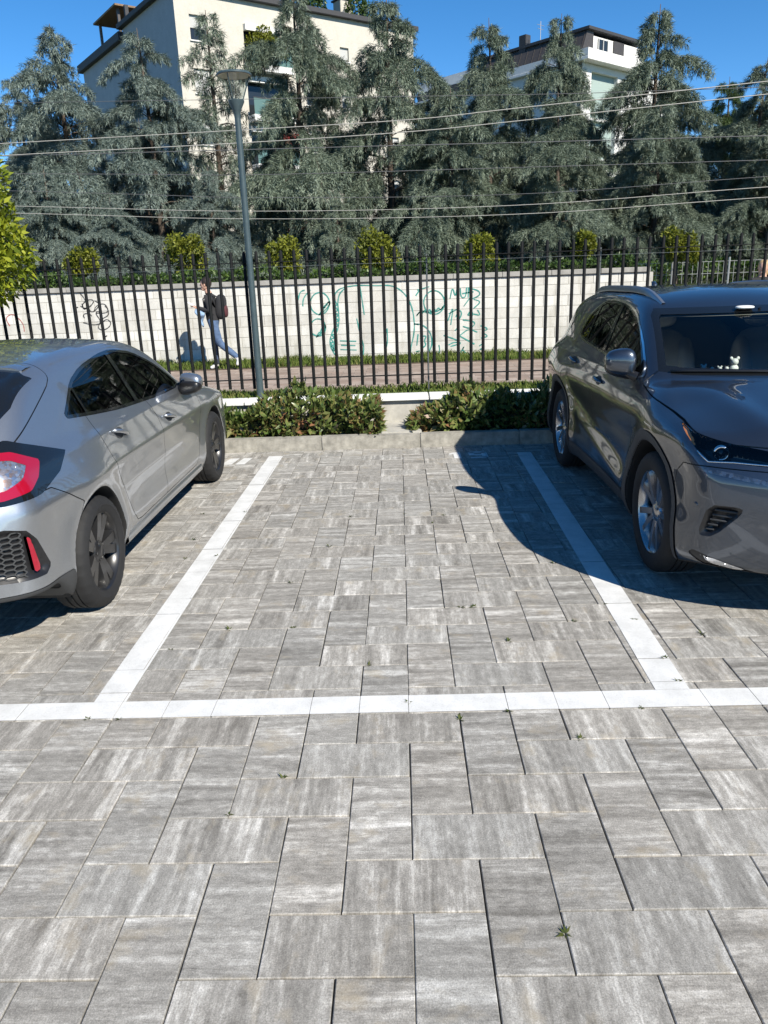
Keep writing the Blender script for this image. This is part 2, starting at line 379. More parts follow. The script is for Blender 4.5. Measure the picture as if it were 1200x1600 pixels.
for k in range(-4, 4): link('coping_stone', cme, M['coping'], lw, (1.30 + k*2.0, rp.uniform(-0.002, 0.002), rp.uniform(-0.0015, 0.0015)))
tag(MB().box((-14, 5.79, -0.1), (14, 6.45, 0.385)).build('verge_bank', M['soil']), kind='structure')
tag(MB().box((-40, 6.45, -0.11), (40, 12.45, 0.0)).build('pavement', M['brickpave']), kind='structure')
tag(MB().box((-40, 12.452, -0.11), (40, 13.54, 0.012)).build('wall_verge', M['soil']), kind='structure')
def grass(name, x0, x1, y0, y1, z, n, h, seed, lean=0.35):
    r = np.random.default_rng(seed); x = r.uniform(x0, x1, n); y = r.uniform(y0, y1, n)
    clump = 0.55 + 0.45*np.sin(x*3.1+np.sin(y*5)*1.5)*np.sin(x*1.3+1.0) + r.normal(0, 0.12, n)
    hh = h*np.clip(0.45+0.75*clump, 0.2, 1.6)*r.uniform(0.6, 1.3, n); a = r.uniform(0, 2*PI, n); w = r.uniform(0.004, 0.008, n)*1.3
    lx, ly = r.normal(0, lean, n)*hh, r.normal(0, lean, n)*hh
    dx, dy = np.cos(a)*w, np.sin(a)*w
    b0 = np.stack([x-dx, y-dy, np.full(n, z)], 1); b1 = np.stack([x+dx, y+dy, np.full(n, z)], 1)
    m1 = np.stack([x+dx*.7+lx*.35, y+dy*.7+ly*.35, z+hh*.6], 1); m0 = np.stack([x-dx*.7+lx*.35, y-dy*.7+ly*.35, z+hh*.6], 1)
    t = np.stack([x+lx, y+ly, z+hh], 1)
    me = quadmesh(name, np.stack([b0, b1, m1, t, m0], 1).reshape(-1, 3), 5)
    return tag(link(name, me, M['grass']), kind='stuff')
tag(grass('grass', -6.5, 6.5, 5.80, 6.44, 0.385, 16000, 0.070, 1), 'green grass strip under the black railings', 'grass')
tag(grass('grass', -10, 7.5, 12.50, 13.54, 0.01, 24000, 0.12, 2), 'shaggy green grass strip at the foot of the block wall', 'grass')

# ------------------------------------------------------------------ black railings
FY = 5.92
fence = tag(empty('railing_fence', (0, FY, 0)), 'tall black railings of round upright bars standing on the grass strip', 'fence')
bar = MB().tube([(0, 0, 0.505), (0, 0, 1.955), (0, 0, 1.972)], [0.0178, 0.0178, 0.006], 8); bme = pymesh('bar', bar.V, bar.F, 40)
x = 0.108 - 40*0.1353
while x < 5.8:
    o = link('bar', bme, M['fence'], fence, (x + rp.uniform(-.0025, .0025), rp.uniform(-.002, .002), rp.uniform(-.003, .003)))
    o.rotation_euler = (rp.uniform(-.004, .004), rp.uniform(-.004, .004), 0); x += 0.1353
for z in (0.600, 1.848): MB().box((-5.4, -0.022, z), (5.8, 0.022, z+0.009)).build('rail', M['fence'], fence)
for px in (-5.54, -3.578, -1.604, 0.313, 2.162, 4.12):
    thin = abs(px - 0.313) < 0.01
    MB().tube([(px, 0.055, 0.30), (px, 0.055, 1.88)], 0.010 if thin else 0.021, 10).build('post', M['fencepost'], fence, 40)
MB().box((-5.4, -0.030, 1.800), (5.8, -0.024, 1.803)).build('tension_wire', M['fencepost'], fence)

# ------------------------------------------------------------------ street lamp
def glassmat0(name, tint):
    m, nt, b = nmat(name); nt.nodes.remove(b); tr = nt.nodes.new('ShaderNodeBsdfTransparent'); tr.inputs[0].default_value = (*tint, 1); gl = nt.nodes.new('ShaderNodeBsdfGlossy'); gl.inputs['Roughness'].default_value = .05
    mx = nt.nodes.new('ShaderNodeMixShader'); mx.inputs[0].default_value = .10; nt.links.new(tr.outputs[0], mx.inputs[1]); nt.links.new(gl.outputs[0], mx.inputs[2]); nt.links.new(mx.outputs[0], nt.nodes['Material Output'].inputs['Surface']); return m
lp = tag(empty('street_lamp', (-1.566, 5.80, 0.385)), 'slim grey-green lamp post with a flat disc head on thin struts', 'lamp')
H0 = 3.357 - 0.385
MB().tube([(0, 0, -0.1), (0, 0, 0.02), (0, 0, 1.2), (0, 0, H0-0.02)], [0.040, 0.039, 0.035, 0.030], 20).build('pole', M['lamp'], lp, 40)
MB().lathe([(0.031, H0-0.12), (0.036, H0-0.06), (0.078, H0+0.02), (0.080, H0+0.035), (0.072, H0+0.04), (0.0, H0+0.04)], 28).build('cone_fitting', M['lamp'], lp, 35)
for a in (0.25, 0.25+2*PI/3, 0.25+4*PI/3):
    MB().tube([(0.060*math.cos(a), 0.060*math.sin(a), H0+0.02), (0.150*math.cos(a), 0.150*math.sin(a), H0+0.265)], 0.006, 8).build('strut', M['lamp'], lp, 40)
M['lantern'] = glassmat0('lantern_glass', (.80, .84, .84))
MB().lathe([(0.066, H0+0.042), (0.150, H0+0.252)], 32).build('glass_bowl', M['lantern'], lp, True)
hd = MB().lathe([(0.0, H0+0.292), (0.10, H0+0.290), (0.160, H0+0.280), (0.172, H0+0.268), (0.172, H0+0.258), (0.160, H0+0.254)], 36).build('disc_head', M['lamp'], lp, 35)
M['lens'] = plain('lamp_lens', (0.62, 0.58, 0.44), 0.4)
MB().lathe([(0.158, H0+0.256), (0.10, H0+0.246), (0.0, H0+0.242)], 36).build('lens', M['lens'], hd, True)

# ------------------------------------------------------------------ block wall with graffiti
WY = 13.55; WX0, WX1 = -9.8, 5.04
wall = tag(empty('block_wall', (0, WY, 0)), 'long cream concrete block wall with grey cap and graffiti behind the railings', 'wall')
MB().box((WX0, 0.006, -0.1), (WX1, 0.2, 1.555)).build('mortar', M['mortar'], wall)
def blk(w, h):
    b = MB().box((0.004, 0.0, 0.004), (w-0.004, 0.05, h-0.004), 0.004); return pymesh('block', b.V, b.F)
z = 0.11 - 0.21; row = 0; bm_full = blk(0.50, 0.21); bm_top = blk(0.50, 0.17)
while z < 1.5:
    h = 0.21 if z < 1.3 else 0.17; x = WX0 - (0.25 if row % 2 else 0.0)
    while x < WX1 - 0.05:
        a, b = max(x, WX0), min(x+0.5, WX1)
        me = (bm_full if h == 0.21 else bm_top) if b - a > 0.495 else blk(b-a, h)
        link('block', me, M['block'], wall, (a, rp.uniform(-0.002, 0.002), z)); x += 0.5
    z += h; row += 1
    if h != 0.21: break
for k in range(15):
    x0 = WX0 + k*(WX1+0.04-WX0)/15; x1 = WX0 + (k+1)*(WX1+0.04-WX0)/15
    MB().box((x0+0.003, -0.045, 1.556), (x1-0.003, 0.25, 1.655), 0.006).build('cap_stone', M['cap'], wall)
MB().box((WX1, -0.03, -0.1), (WX1+0.10, 0.23, 1.555), 0.01).build('end_pier', M['concrete'], wall)

TEAL=[[(-1.42,1.16),(-1.44,1.1),(-1.47,1.04),(-1.51,0.99),(-1.56,0.96),(-1.62,0.94),(-1.68,0.95),(-1.73,0.98),(-1.78,1.02),(-1.81,1.08),(-1.82,1.14),(-1.82,1.21),(-1.79,1.27),(-1.76,1.32),(-1.71,1.36),(-1.65,1.38),(-1.59,1.38),(-1.54,1.37),(-1.49,1.33),(-1.45,1.28),(-1.43,1.23),(-1.42,1.16)],[(-1.66,0.94),(-1.51,1.03),(-1.4,1.18),(-1.44,1.2),(-1.57,1.07),(-1.61,0.99)],[(-1.64,0.96),(-1.56,1.06),(-1.58,1.01),(-1.53,1.1),(-1.53,1.07),(-1.49,1.14),(-1.48,1.12),(-1.46,1.19),(-1.42,1.18)],[(-1.53,0.68),(-1.54,0.63),(-1.56,0.58),(-1.6,0.55),(-1.64,0.52),(-1.69,0.51),(-1.74,0.52),(-1.78,0.54),(-1.82,0.57),(-1.84,0.62),(-1.85,0.67),(-1.85,0.72),(-1.83,0.77),(-1.8,0.81),(-1.76,0.84),(-1.72,0.86),(-1.67,0.86),(-1.62,0.85),(-1.58,0.82),(-1.55,0.78),(-1.54,0.73),(-1.53,0.68)],[(-1.74,0.49),(-1.6,0.59),(-1.51,0.72),(-1.59,0.74)],[(-1.73,0.49),(-1.68,0.59),(-1.64,0.58),(-1.63,0.66),(-1.55,0.67),(-1.59,0.74)],[(-2.07,1.24),(-2.02,1.41),(-1.92,1.44)],[(-1.98,1.12),(-1.96,1.29),(-1.8,1.44)],[(-1.09,1.47),(-1.25,1.42),(-1.34,1.27),(-1.34,0.96),(-1.33,0.73),(-1.42,0.54),(-1.47,0.37),(-1.42,0.19),(-1.32,0.07),(-1.2,0.02)],[(-1.09,1.45),(-1.22,1.34),(-1.26,1.15),(-1.24,0.92),(-1.26,0.69),(-1.34,0.5),(-1.39,0.31),(-1.38,0.19)],[(-1.34,1.27),(-1.25,1.1),(-1.34,1.14),(-1.25,1.0),(-1.34,1.0),(-1.24,0.9),(-1.33,0.9),(-1.25,0.8),(-1.33,0.79),(-1.26,0.7),(-1.34,0.7),(-1.29,0.62),(-1.38,0.62),(-1.33,0.53),(-1.42,0.54),(-1.35,0.45),(-1.44,0.46),(-1.38,0.36),(-1.46,0.38),(-1.39,0.29),(-1.45,0.31),(-1.38,0.24),(-1.43,0.23),(-1.38,0.19)],[(-1.09,1.47),(-0.82,1.5),(-0.42,1.47),(-0.19,1.48),(0.0,1.41),(0.16,1.26),(0.27,1.03),(0.31,0.76),(0.3,0.48),(0.21,0.17),(0.23,0.02)],[(-0.78,1.46),(-0.75,1.18),(-0.72,0.91)],[(-0.88,0.84),(-0.82,0.52),(-0.75,0.28),(-0.78,0.09)],[(-1.25,0.4),(-0.91,0.38)],[(-1.23,0.31),(-0.93,0.29)],[(-1.25,0.22),(-0.91,0.2)],[(-0.26,0.62),(-0.25,0.35),(-0.31,0.15)],[(0.94,1.1),(0.93,1.03),(0.9,0.97),(0.86,0.92),(0.8,0.88),(0.74,0.87),(0.67,0.88),(0.61,0.9),(0.56,0.95),(0.53,1.01),(0.51,1.08),(0.51,1.15),(0.53,1.21),(0.57,1.27),(0.62,1.31),(0.68,1.34),(0.74,1.34),(0.81,1.32),(0.86,1.28),(0.9,1.23),(0.93,1.17),(0.94,1.1)],[(0.36,0.86),(0.43,0.94),(0.58,0.92),(0.74,0.91),(0.88,0.97),(0.92,1.04)],[(0.36,0.85),(0.45,0.97),(0.46,0.87),(0.54,0.98),(0.56,0.88),(0.63,0.99),(0.66,0.9),(0.72,1.0),(0.75,0.92),(0.81,1.01),(0.85,0.94),(0.9,1.02)],[(0.35,1.25),(0.44,1.38)],[(0.38,1.36),(0.63,1.42)],[(0.3,0.68),(0.42,0.69),(0.56,0.61),(0.66,0.45),(0.67,0.24),(0.57,0.06)],[(0.3,0.7),(0.4,0.67)],[(0.38,0.48),(0.35,0.25)],[(0.48,0.44),(0.56,0.44),(0.5,0.34),(0.55,0.26),(0.47,0.2)],[(0.6,0.46),(0.6,0.12)],[(0.33,0.13),(0.41,0.14)],[(1.05,1.17),(1.1,1.41),(1.16,1.18),(1.2,1.39)],[(1.26,1.37),(1.27,1.18),(1.37,1.18),(1.39,1.38)],[(1.43,1.38),(1.42,1.18)],[(1.3,1.26),(1.53,1.29)],[(1.47,1.36),(1.65,1.3),(1.66,1.21),(1.47,1.14)],[(1.33,1.01),(1.47,1.19)],[(1.53,1.14),(1.69,1.09),(1.53,0.96)],[(1.0,0.73),(1.12,1.05),(1.06,0.65)],[(1.02,0.87),(1.2,0.96)],[(1.16,0.8),(1.25,0.95),(1.29,0.86),(1.23,0.74)],[(1.41,0.83),(1.47,0.93),(1.54,0.82),(1.41,0.83)],[(1.61,0.93),(1.68,0.81),(1.53,0.85)],[(1.31,0.74),(1.59,0.69),(1.47,0.55),(1.31,0.61)],[(1.15,0.53),(1.25,0.65),(1.18,0.56)],[(0.91,0.44),(1.13,0.36),(1.21,0.32)],[(1.25,0.43),(1.43,0.56),(1.61,0.48)],[(1.25,0.41),(1.55,0.24)],[(1.01,0.24),(1.13,0.3),(1.31,0.27),(1.05,0.21)],[(1.25,0.06),(1.35,0.22),(1.29,0.14),(1.38,0.05)],[(1.67,0.61),(1.85,0.54),(1.69,0.48),(1.85,0.39),(1.68,0.36)],[(1.65,0.2),(1.71,0.24),(1.74,0.16),(1.66,0.13)],[(0.81,0.25),(0.83,0.12),(0.75,0.03)]]
BLACK=[[(-6.57,1.55),(-6.5,1.46),(-6.43,1.28),(-6.52,1.2),(-6.56,1.31),(-6.41,1.41),(-6.28,1.39),(-6.36,1.28),(-6.49,1.22),(-6.59,1.28)],[(-6.32,1.17),(-6.27,1.27),(-6.12,1.32),(-6.04,1.27),(-6.02,1.14),(-6.16,1.12),(-6.29,1.13)],[(-6.73,1.24),(-6.64,1.26)],[(-6.56,1.08),(-6.53,1.13),(-6.42,1.12),(-6.38,1.07)],[(-6.54,1.04),(-6.56,1.08)],[(-6.58,0.95),(-6.4,0.89),(-6.21,0.91),(-6.09,1.01),(-5.99,0.94),(-6.05,0.83),(-6.21,0.77),(-6.3,0.84),(-6.2,0.96),(-6.3,1.12),(-6.25,1.17),(-6.18,1.12),(-6.17,1.04)],[(-6.28,1.38),(-6.16,1.3),(-6.37,1.12),(-6.43,1.25)],[(-6.08,1.27),(-6.02,1.19),(-6.02,1.08),(-6.17,1.01)],[(-6.2,0.62),(-6.12,0.67)],[(-6.55,1.33),(-6.53,1.2),(-6.46,1.25)]]
RED=[[(-8.13,0.93),(-8.17,1.0),(-8.19,1.08),(-8.14,1.14),(-8.03,1.17),(-7.91,1.07),(-7.84,0.94),(-7.85,0.81)]]
def ribbons(name, strokes, w, mat, label):
    V, F = [], []; rr = random.Random(5)
    for P in strokes:
        # smooth the stroke, then sweep a flat ribbon along it just proud of the blocks
        Q = [Vector((a, b)) for a, b in P]
        for _ in range(2):
            if len(Q) < 3: break
            N = [Q[0]]
            for k in range(len(Q)-1): N += [Q[k]*0.75+Q[k+1]*0.25, Q[k]*0.25+Q[k+1]*0.75]
            Q = N + [Q[-1]]
        o = len(V)
        for k, q in enumerate(Q):
            t = (Q[min(k+1, len(Q)-1)] - Q[max(k-1, 0)]); t = t.normalized() if t.length > 1e-6 else Vector((1, 0))
            n = Vector((-t.y, t.x)) * w * 0.5 * (0.75 + 0.5*rr.random())
            V += [(q.x+n.x, WY-0.0045, q.y+n.y), (q.x-n.x, WY-0.0045, q.y-n.y)]
            if k: F.append((o+2*k-2, o+2*k-1, o+2*k+1, o+2*k))
    return tag(link(name, pymesh(name, V, F), mat), label, 'graffiti')
M['teal'] = plain('teal_spray', (0.045, 0.235, 0.20), 0.7, var=0.35, scale=6)
M['blackspray'] = plain('black_spray', (0.05, 0.05, 0.05), 0.7, var=0.3, scale=6)
M['redspray'] = plain('red_spray', (0.34, 0.09, 0.08), 0.7, var=0.3, scale=6)
ribbons('graffiti', TEAL, 0.024, M['teal'], 'teal spray graffiti of loops, zigzags and scrawled letters on the block wall')
ribbons('graffiti', BLACK, 0.020, M['blackspray'], 'black scribbled loops of spray graffiti on the block wall')
ribbons('graffiti', RED, 0.018, M['redspray'], 'short curved red spray stroke on the block wall')

# ------------------------------------------------------------------ leaves
def rand_frames(r, n, up=0.0, along=None):
    """random right-handed frames; 'along' biases the leaf axis"""
    d = r.normal(size=(n, 3)); d /= np.linalg.norm(d, axis=1)[:, None]
    if along is not None: d = d*(1-up) + along*up; d /= np.linalg.norm(d, axis=1)[:, None] + 1e-9
    a = r.normal(size=(n, 3)); s = np.cross(d, a); s /= np.linalg.norm(s, axis=1)[:, None] + 1e-9
    return d, s, np.cross(s, d)
LEAF2 = np.array([[0, 0, 0], [0.38, 0.5, 0.07], [1.0, 0, -0.04], [0.38, -0.5, 0.07]])      # (along, side, normal)
def leaf_quads(P, d, s, n, L, W):
    V = (P[:, None, :] + d[:, None, :]*(LEAF2[None, :, 0:1]*L[:, None, None]) + s[:, None, :]*(LEAF2[None, :, 1:2]*W[:, None, None]) + n[:, None, :]*(LEAF2[None, :, 2:3]*L[:, None, None]))
    return V.reshape(-1, 3)
def leaf_obj_mesh(name):
    V = [(0, 0, 0), (0.25, 0.36, 0.05), (0.62, 0.40, 0.04), (1, 0, -0.10), (0.62, -0.40, 0.04), (0.25, -0.36, 0.05), (0.3, 0, 0), (0.65, 0, -0.02)]
    F = [(0, 6, 1), (1, 6, 7, 2), (2, 7, 3), (0, 5, 6), (5, 4, 7, 6), (4, 3, 7)]
    return pymesh(name, V, F, True)
LEAF_ME = leaf_obj_mesh('leaf')
M['hedge_core'] = plain('hedge_shade_core', (0.018, 0.024, 0.010), 0.95, var=0.3)  # solid dark filler: the shade inside the hedges put into its colour
def superell_core(b, c, r):
    bm = bmesh.new(); bmesh.ops.create_icosphere(bm, subdivisions=4, radius=1.0)
    for v in bm.verts:
        q = Vector([math.copysign(abs(k)**.55, k) for k in v.co]); v.co = Vector((c[0]+q.x*r[0], c[1]+q.y*r[1], c[2]+q.z*r[2]))
    bm.verts.index_update(); b.add([v.co[:] for v in bm.verts], [[v.index for v in f.verts] for f in bm.faces]); bm.free()
def bush(name, x0, x1, y0, y1, ztop, n_leaf, seed, label, L0=0.092, parts=280, shape=lambda X: 1.0):
    """a low clipped hedge: outer leaves are objects of their own, the inner mass is one part"""
    r = np.random.default_rng(seed); root = tag(empty(name, ((x0+x1)/2, (y0+y1)/2, 0.10)), label, 'hedge', 'low hedges in the kerb bed')
    cx, cy = (x0+x1)/2, (y0+y1)/2
    # a bumpy box-like shell
    n = n_leaf; u = r.uniform(-1, 1, n); v = r.uniform(-1, 1, n); w = r.uniform(0, 1, n)
    face = r.uniform(0, 1, n)
    X = u*(x1-x0)/2; Y = np.where(face < 0.5, -(y1-y0)/2, v*(y1-y0)/2); Z = np.where(face < 0.5, w, 1.0)*(ztop-0.10)
    endf = r.uniform(0, 1, n) < 0.12; X = np.where(endf, np.sign(u)*(x1-x0)/2, X); Z = np.where(endf, w*(ztop-0.1), Z)
    bump = 0.055*np.sin(X*6.3+seed)+0.045*np.sin(X*15+Z*14+1)+0.04*np.sin(Y*21+X*5)
    rnd = np.clip((Z/(ztop-0.1)-0.55)/0.45, 0, 1)**2
    inw = r.uniform(0, 1, n)**1.7*0.12 - 0.03*(r.uniform(0, 1, n) < .15)
    Y = Y*(1-0.25*rnd) + np.where(face < 0.5, -bump+inw, 0); Z = Z + np.where(face >= 0.5, bump-inw+r.normal(0, .02, n), 0) - 0.07*(np.abs(X)/((x1-x0)/2))**6
    Z = np.maximum(Z*shape(X+cx), 0.02)
    P = np.stack([X, Y, Z], 1)
    out = np.stack([X*0.15, Y*1.2, (Z-0.05)*1.6], 1); out /= np.linalg.norm(out, axis=1)[:, None]+1e-6
    d, s, nn = rand_frames(r, n, 0.45, out + np.array([0, 0, 0.35]))
    L = L0*r.uniform(0.65, 1.3, n); Wd = L*r.uniform(0.40, 0.52, n)
    rank = np.argsort(P[:, 1] - 0.5*P[:, 2] + inw*3)
    front = rank[:parts]; rest = rank[parts:]
    for k in front:
        o = link('leaf', LEAF_ME, M['bush'], root)
        m = Matrix((Vector(d[k])*L[k], Vector(s[k])*Wd[k], Vector(nn[k])*L[k])).transposed().to_4x4(); m.translation = Vector(P[k]); o.matrix_local = m
    me = quadmesh('foliage', leaf_quads(P[rest], d[rest], s[rest], nn[rest], L[rest], Wd[rest])); tag(link('foliage', me, M['bush'], root), kind='stuff')
    cb_ = MB(); superell_core(cb_, (0, .03, (ztop-.1)*.43*shape(np.array(x0+.2))), ((x1-x0)/2-.09, (y1-y0)/2-.06, (ztop-.1)*.42*shape(np.array(x0+.2)))); cb_.build('dark_core', M['hedge_core'], root)
    st = MB()
    for k in range(int((x1-x0)*9)):
        a = r.uniform(x0-cx+.05, x1-cx-.05); b = r.uniform(-.12, .12)
        st.tube([(a, b, -0.02), (a+r.uniform(-.05, .05), b+r.uniform(-.05, .05), (ztop-.1)*.55), (a+r.uniform(-.12, .12), b+r.uniform(-.1, .1), (ztop-.1)*.9)], [.006, .005, .002], 5)
    tag(st.build('stem', M['bark'], root), kind='stuff')
    return root
bush('kerb_hedge', -2.95, -0.25, 5.08, 5.50, 0.445, 4200, 11, 'sunlit low glossy-leaved hedge with reddish tips beside the silver hatchback', shape=lambda X: .60+.44*np.clip((X+1.75)/.5, 0, 1)-.10*np.clip((X+.55)/.3, 0, 1))
bush('kerb_hedge', 0.12, 2.6, 5.08, 5.50, 0.425, 4000, 12, 'dark low glossy-leaved hedge lying in the shadow of the dark grey car', shape=lambda X: .55+.45*np.clip((X-.12)/.45, 0, 1))

def cloud(r, n, c, rad, squash=1.0, shell=0.5):
    d = r.normal(size=(n, 3)); d /= np.linalg.norm(d, axis=1)[:, None]
    rr = (1-shell*r.uniform(0, 1, n)**2); P = d*rr[:, None]*np.asarray(rad)
    return P + np.asarray(c), d
def leafy(name, root, clumps, n, L0, mat, seed, asp=0.5, upb=0.35):
    r = np.random.default_rng(seed); PP, DD = [], []
    vol = np.array([c[3]**2 for c in clumps]); vol = vol/vol.sum()
    for c, f in zip(clumps, vol):
        k = max(8, int(n*f)); P, d = cloud(r, k, c[:3], c[3]*np.array([1, 1, c[4] if len(c) > 4 else 1]), shell=0.45); PP.append(P); DD.append(d)
    P = np.vstack(PP); D = np.vstack(DD); m = len(P)
    d, s, nn = rand_frames(r, m, upb, D); L = L0*r.uniform(0.6, 1.35, m)
    return tag(link(name, quadmesh(name, leaf_quads(P, d, s, nn, L, L*asp)), mat, root), kind='stuff')

# clipped hedge along the top of the wall, seven ball shrubs behind it
hg = tag(empty('garden_hedge', (0, 14.32, 0)), 'clipped bright green hedge showing above the block wall', 'hedge')
r = np.random.default_rng(21); n = 15000
X = r.uniform(-10.5, 4.9, n); f = r.uniform(0, 1, n); Yh = np.where(f < 0.5, -0.38, r.uniform(-.38, .38, n)); Zh = np.where(f < 0.5, r.uniform(1.35, 1.80, n), 1.80)
Zh = Zh + 0.08*np.sin(X*2.3)*np.sin(X*.9+1)+0.05*np.sin(X*4)+0.04*np.sin(X*11+1)+r.normal(0, .025, n); Yh = Yh + r.normal(0, .035, n)
P = np.stack([X, Yh, Zh], 1); dd, ss, nn = rand_frames(r, n, 0.4, np.tile([0, -0.5, 0.8], (n, 1))); L = 0.075*r.uniform(.6, 1.3, n)
tag(link('foliage', quadmesh('foliage', leaf_quads(P, dd, ss, nn, L, L*.5)), M['hedge'], hg), kind='stuff')
MB().box((-10.5, -0.30, -0.1), (4.88, 0.34, 1.74)).build('dark_core', M['hedge_core'], hg)
hg2 = tag(empty('garden_hedge', (0, 19.5, 0)), 'taller green hedge seen through the grey mesh panels', 'hedge')
n = 9000; X = r.uniform(5.2, 15, n); f = r.uniform(0, 1, n); Yh = np.where(f < .6, -.4, r.uniform(-.4, .4, n)); Zh = np.where(f < .6, r.uniform(0.2, 1.62, n), 1.62)
Zh = Zh + 0.06*np.sin(X*3)+r.normal(0, .04, n); Yh = Yh + r.normal(0, .05, n)
P = np.stack([X, Yh, Zh], 1); dd, ss, nn = rand_frames(r, n, 0.4, np.tile([0, -0.5, 0.8], (n, 1))); L = 0.11*r.uniform(.6, 1.3, n)
tag(link('foliage', quadmesh('foliage', leaf_quads(P, dd, ss, nn, L, L*.5)), M['hedge'], hg2), kind='stuff')
MB().box((5.2, -0.32, -0.1), (15, 0.36, 1.5)).build('dark_core', M['hedge_core'], hg2)
for k, (x, z, q) in enumerate([(-7.30, 2.14, .34), (-4.90, 2.28, .44), (-2.65, 2.15, .38), (-0.42, 2.20, .45), (1.83, 2.08, .40), (4.18, 2.16, .30), (6.28, 2.02, .34)]):
    t = tag(empty('ball_shrub', (x, 15.5, -0.1)), 'rounded yellow-green shrub on a thin stem behind the wall hedge', 'shrub', 'rounded shrubs behind the wall hedge')
    MB().tube([(0, 0, -0.02), (0.02, 0, 1.2), (0, 0, z+0.1)], [.028, .022, .015], 8).build('trunk', M['bark'], t, True)
    rr = np.random.default_rng(100+k)
    cl = [(0, 0, z+.1, q*.82, 1.0)] + [(rr.uniform(-.8, .8)*q, rr.uniform(-.7, .7)*q, z+.1+rr.uniform(-.8, .75)*q, q*rr.uniform(.25, .6)) for _ in range(11)]
    leafy('crown', t, cl, 2600, 0.085, M['ball'], 200+k)
# lime tree by the railings at the left
lt = tag(empty('lime_shrub', (-4.62, 5.36, 0.10)), 'bright yellow-green leafy tree in front of the railings', 'tree')
MB().tube([(0, 0, -.05), (.03, 0, .8), (-.02, .02, 1.6), (0.05, 0, 2.4)], [.045, .04, .032, .015], 10).build('trunk', M['bark'], lt, True)
rr = np.random.default_rng(4)
cl = [(.1, 0.0, 1.95, .55), (.52, -.02, 1.80, .33), (.48, -.05, 2.25, .34), (.36, 0, 2.65, .38), (.72, -.03, 2.00, .22), (.80, -.05, 1.86, .18), (-.45, 0, 2.0, .5), (-.2, .05, 2.6, .45), (.50, -.05, 1.62, .20), (.66, 0, 2.32, .17), (.05, 0, 1.5, .35),
      (.42, 0, 2.92, .30), (.18, .02, 3.05, .34), (.60, .02, 2.60, .20)]
leafy('crown', lt, cl, 9000, 0.085, M['lime'], 41, 0.42)

# ------------------------------------------------------------------ mesh panels by the end of the wall, at the right
mp = tag(empty('mesh_fence', (5.05, 16.0, 0)), 'grey steel mesh fence panels past the end of the block wall', 'fence')
M['mesh'] = plain('grey_mesh', (0.33, 0.34, 0.34), 0.5, metal=0.4)
for k in range(5):
    MB().tube([(k*1.3, 0, -.1), (k*1.3, 0, 1.80)], .025, 8).build('post', M['mesh'], mp, 40)
    if k == 4: break
    g = MB()
    for q in range(1, 11): g.box((k*1.3+q*.118-.004, -.004, .1), (k*1.3+q*.118+.004, .004, 1.72))
    for q in range(7): g.box((k*1.3+.02, -.012, .12+q*.265), (k*1.3+1.28, -.0045, .13+q*.265))
    g.build('mesh_panel', M['mesh'], mp)
M['notice'] = plain('white_notice', (0.75, 0.75, 0.73), 0.5)
tag(MB().box((5.40, 15.965, 1.22), (5.62, 15.975, 1.58), 0.002).build('notice_board', M['notice']), 'small white notice fixed on the grey mesh fence', 'notice')

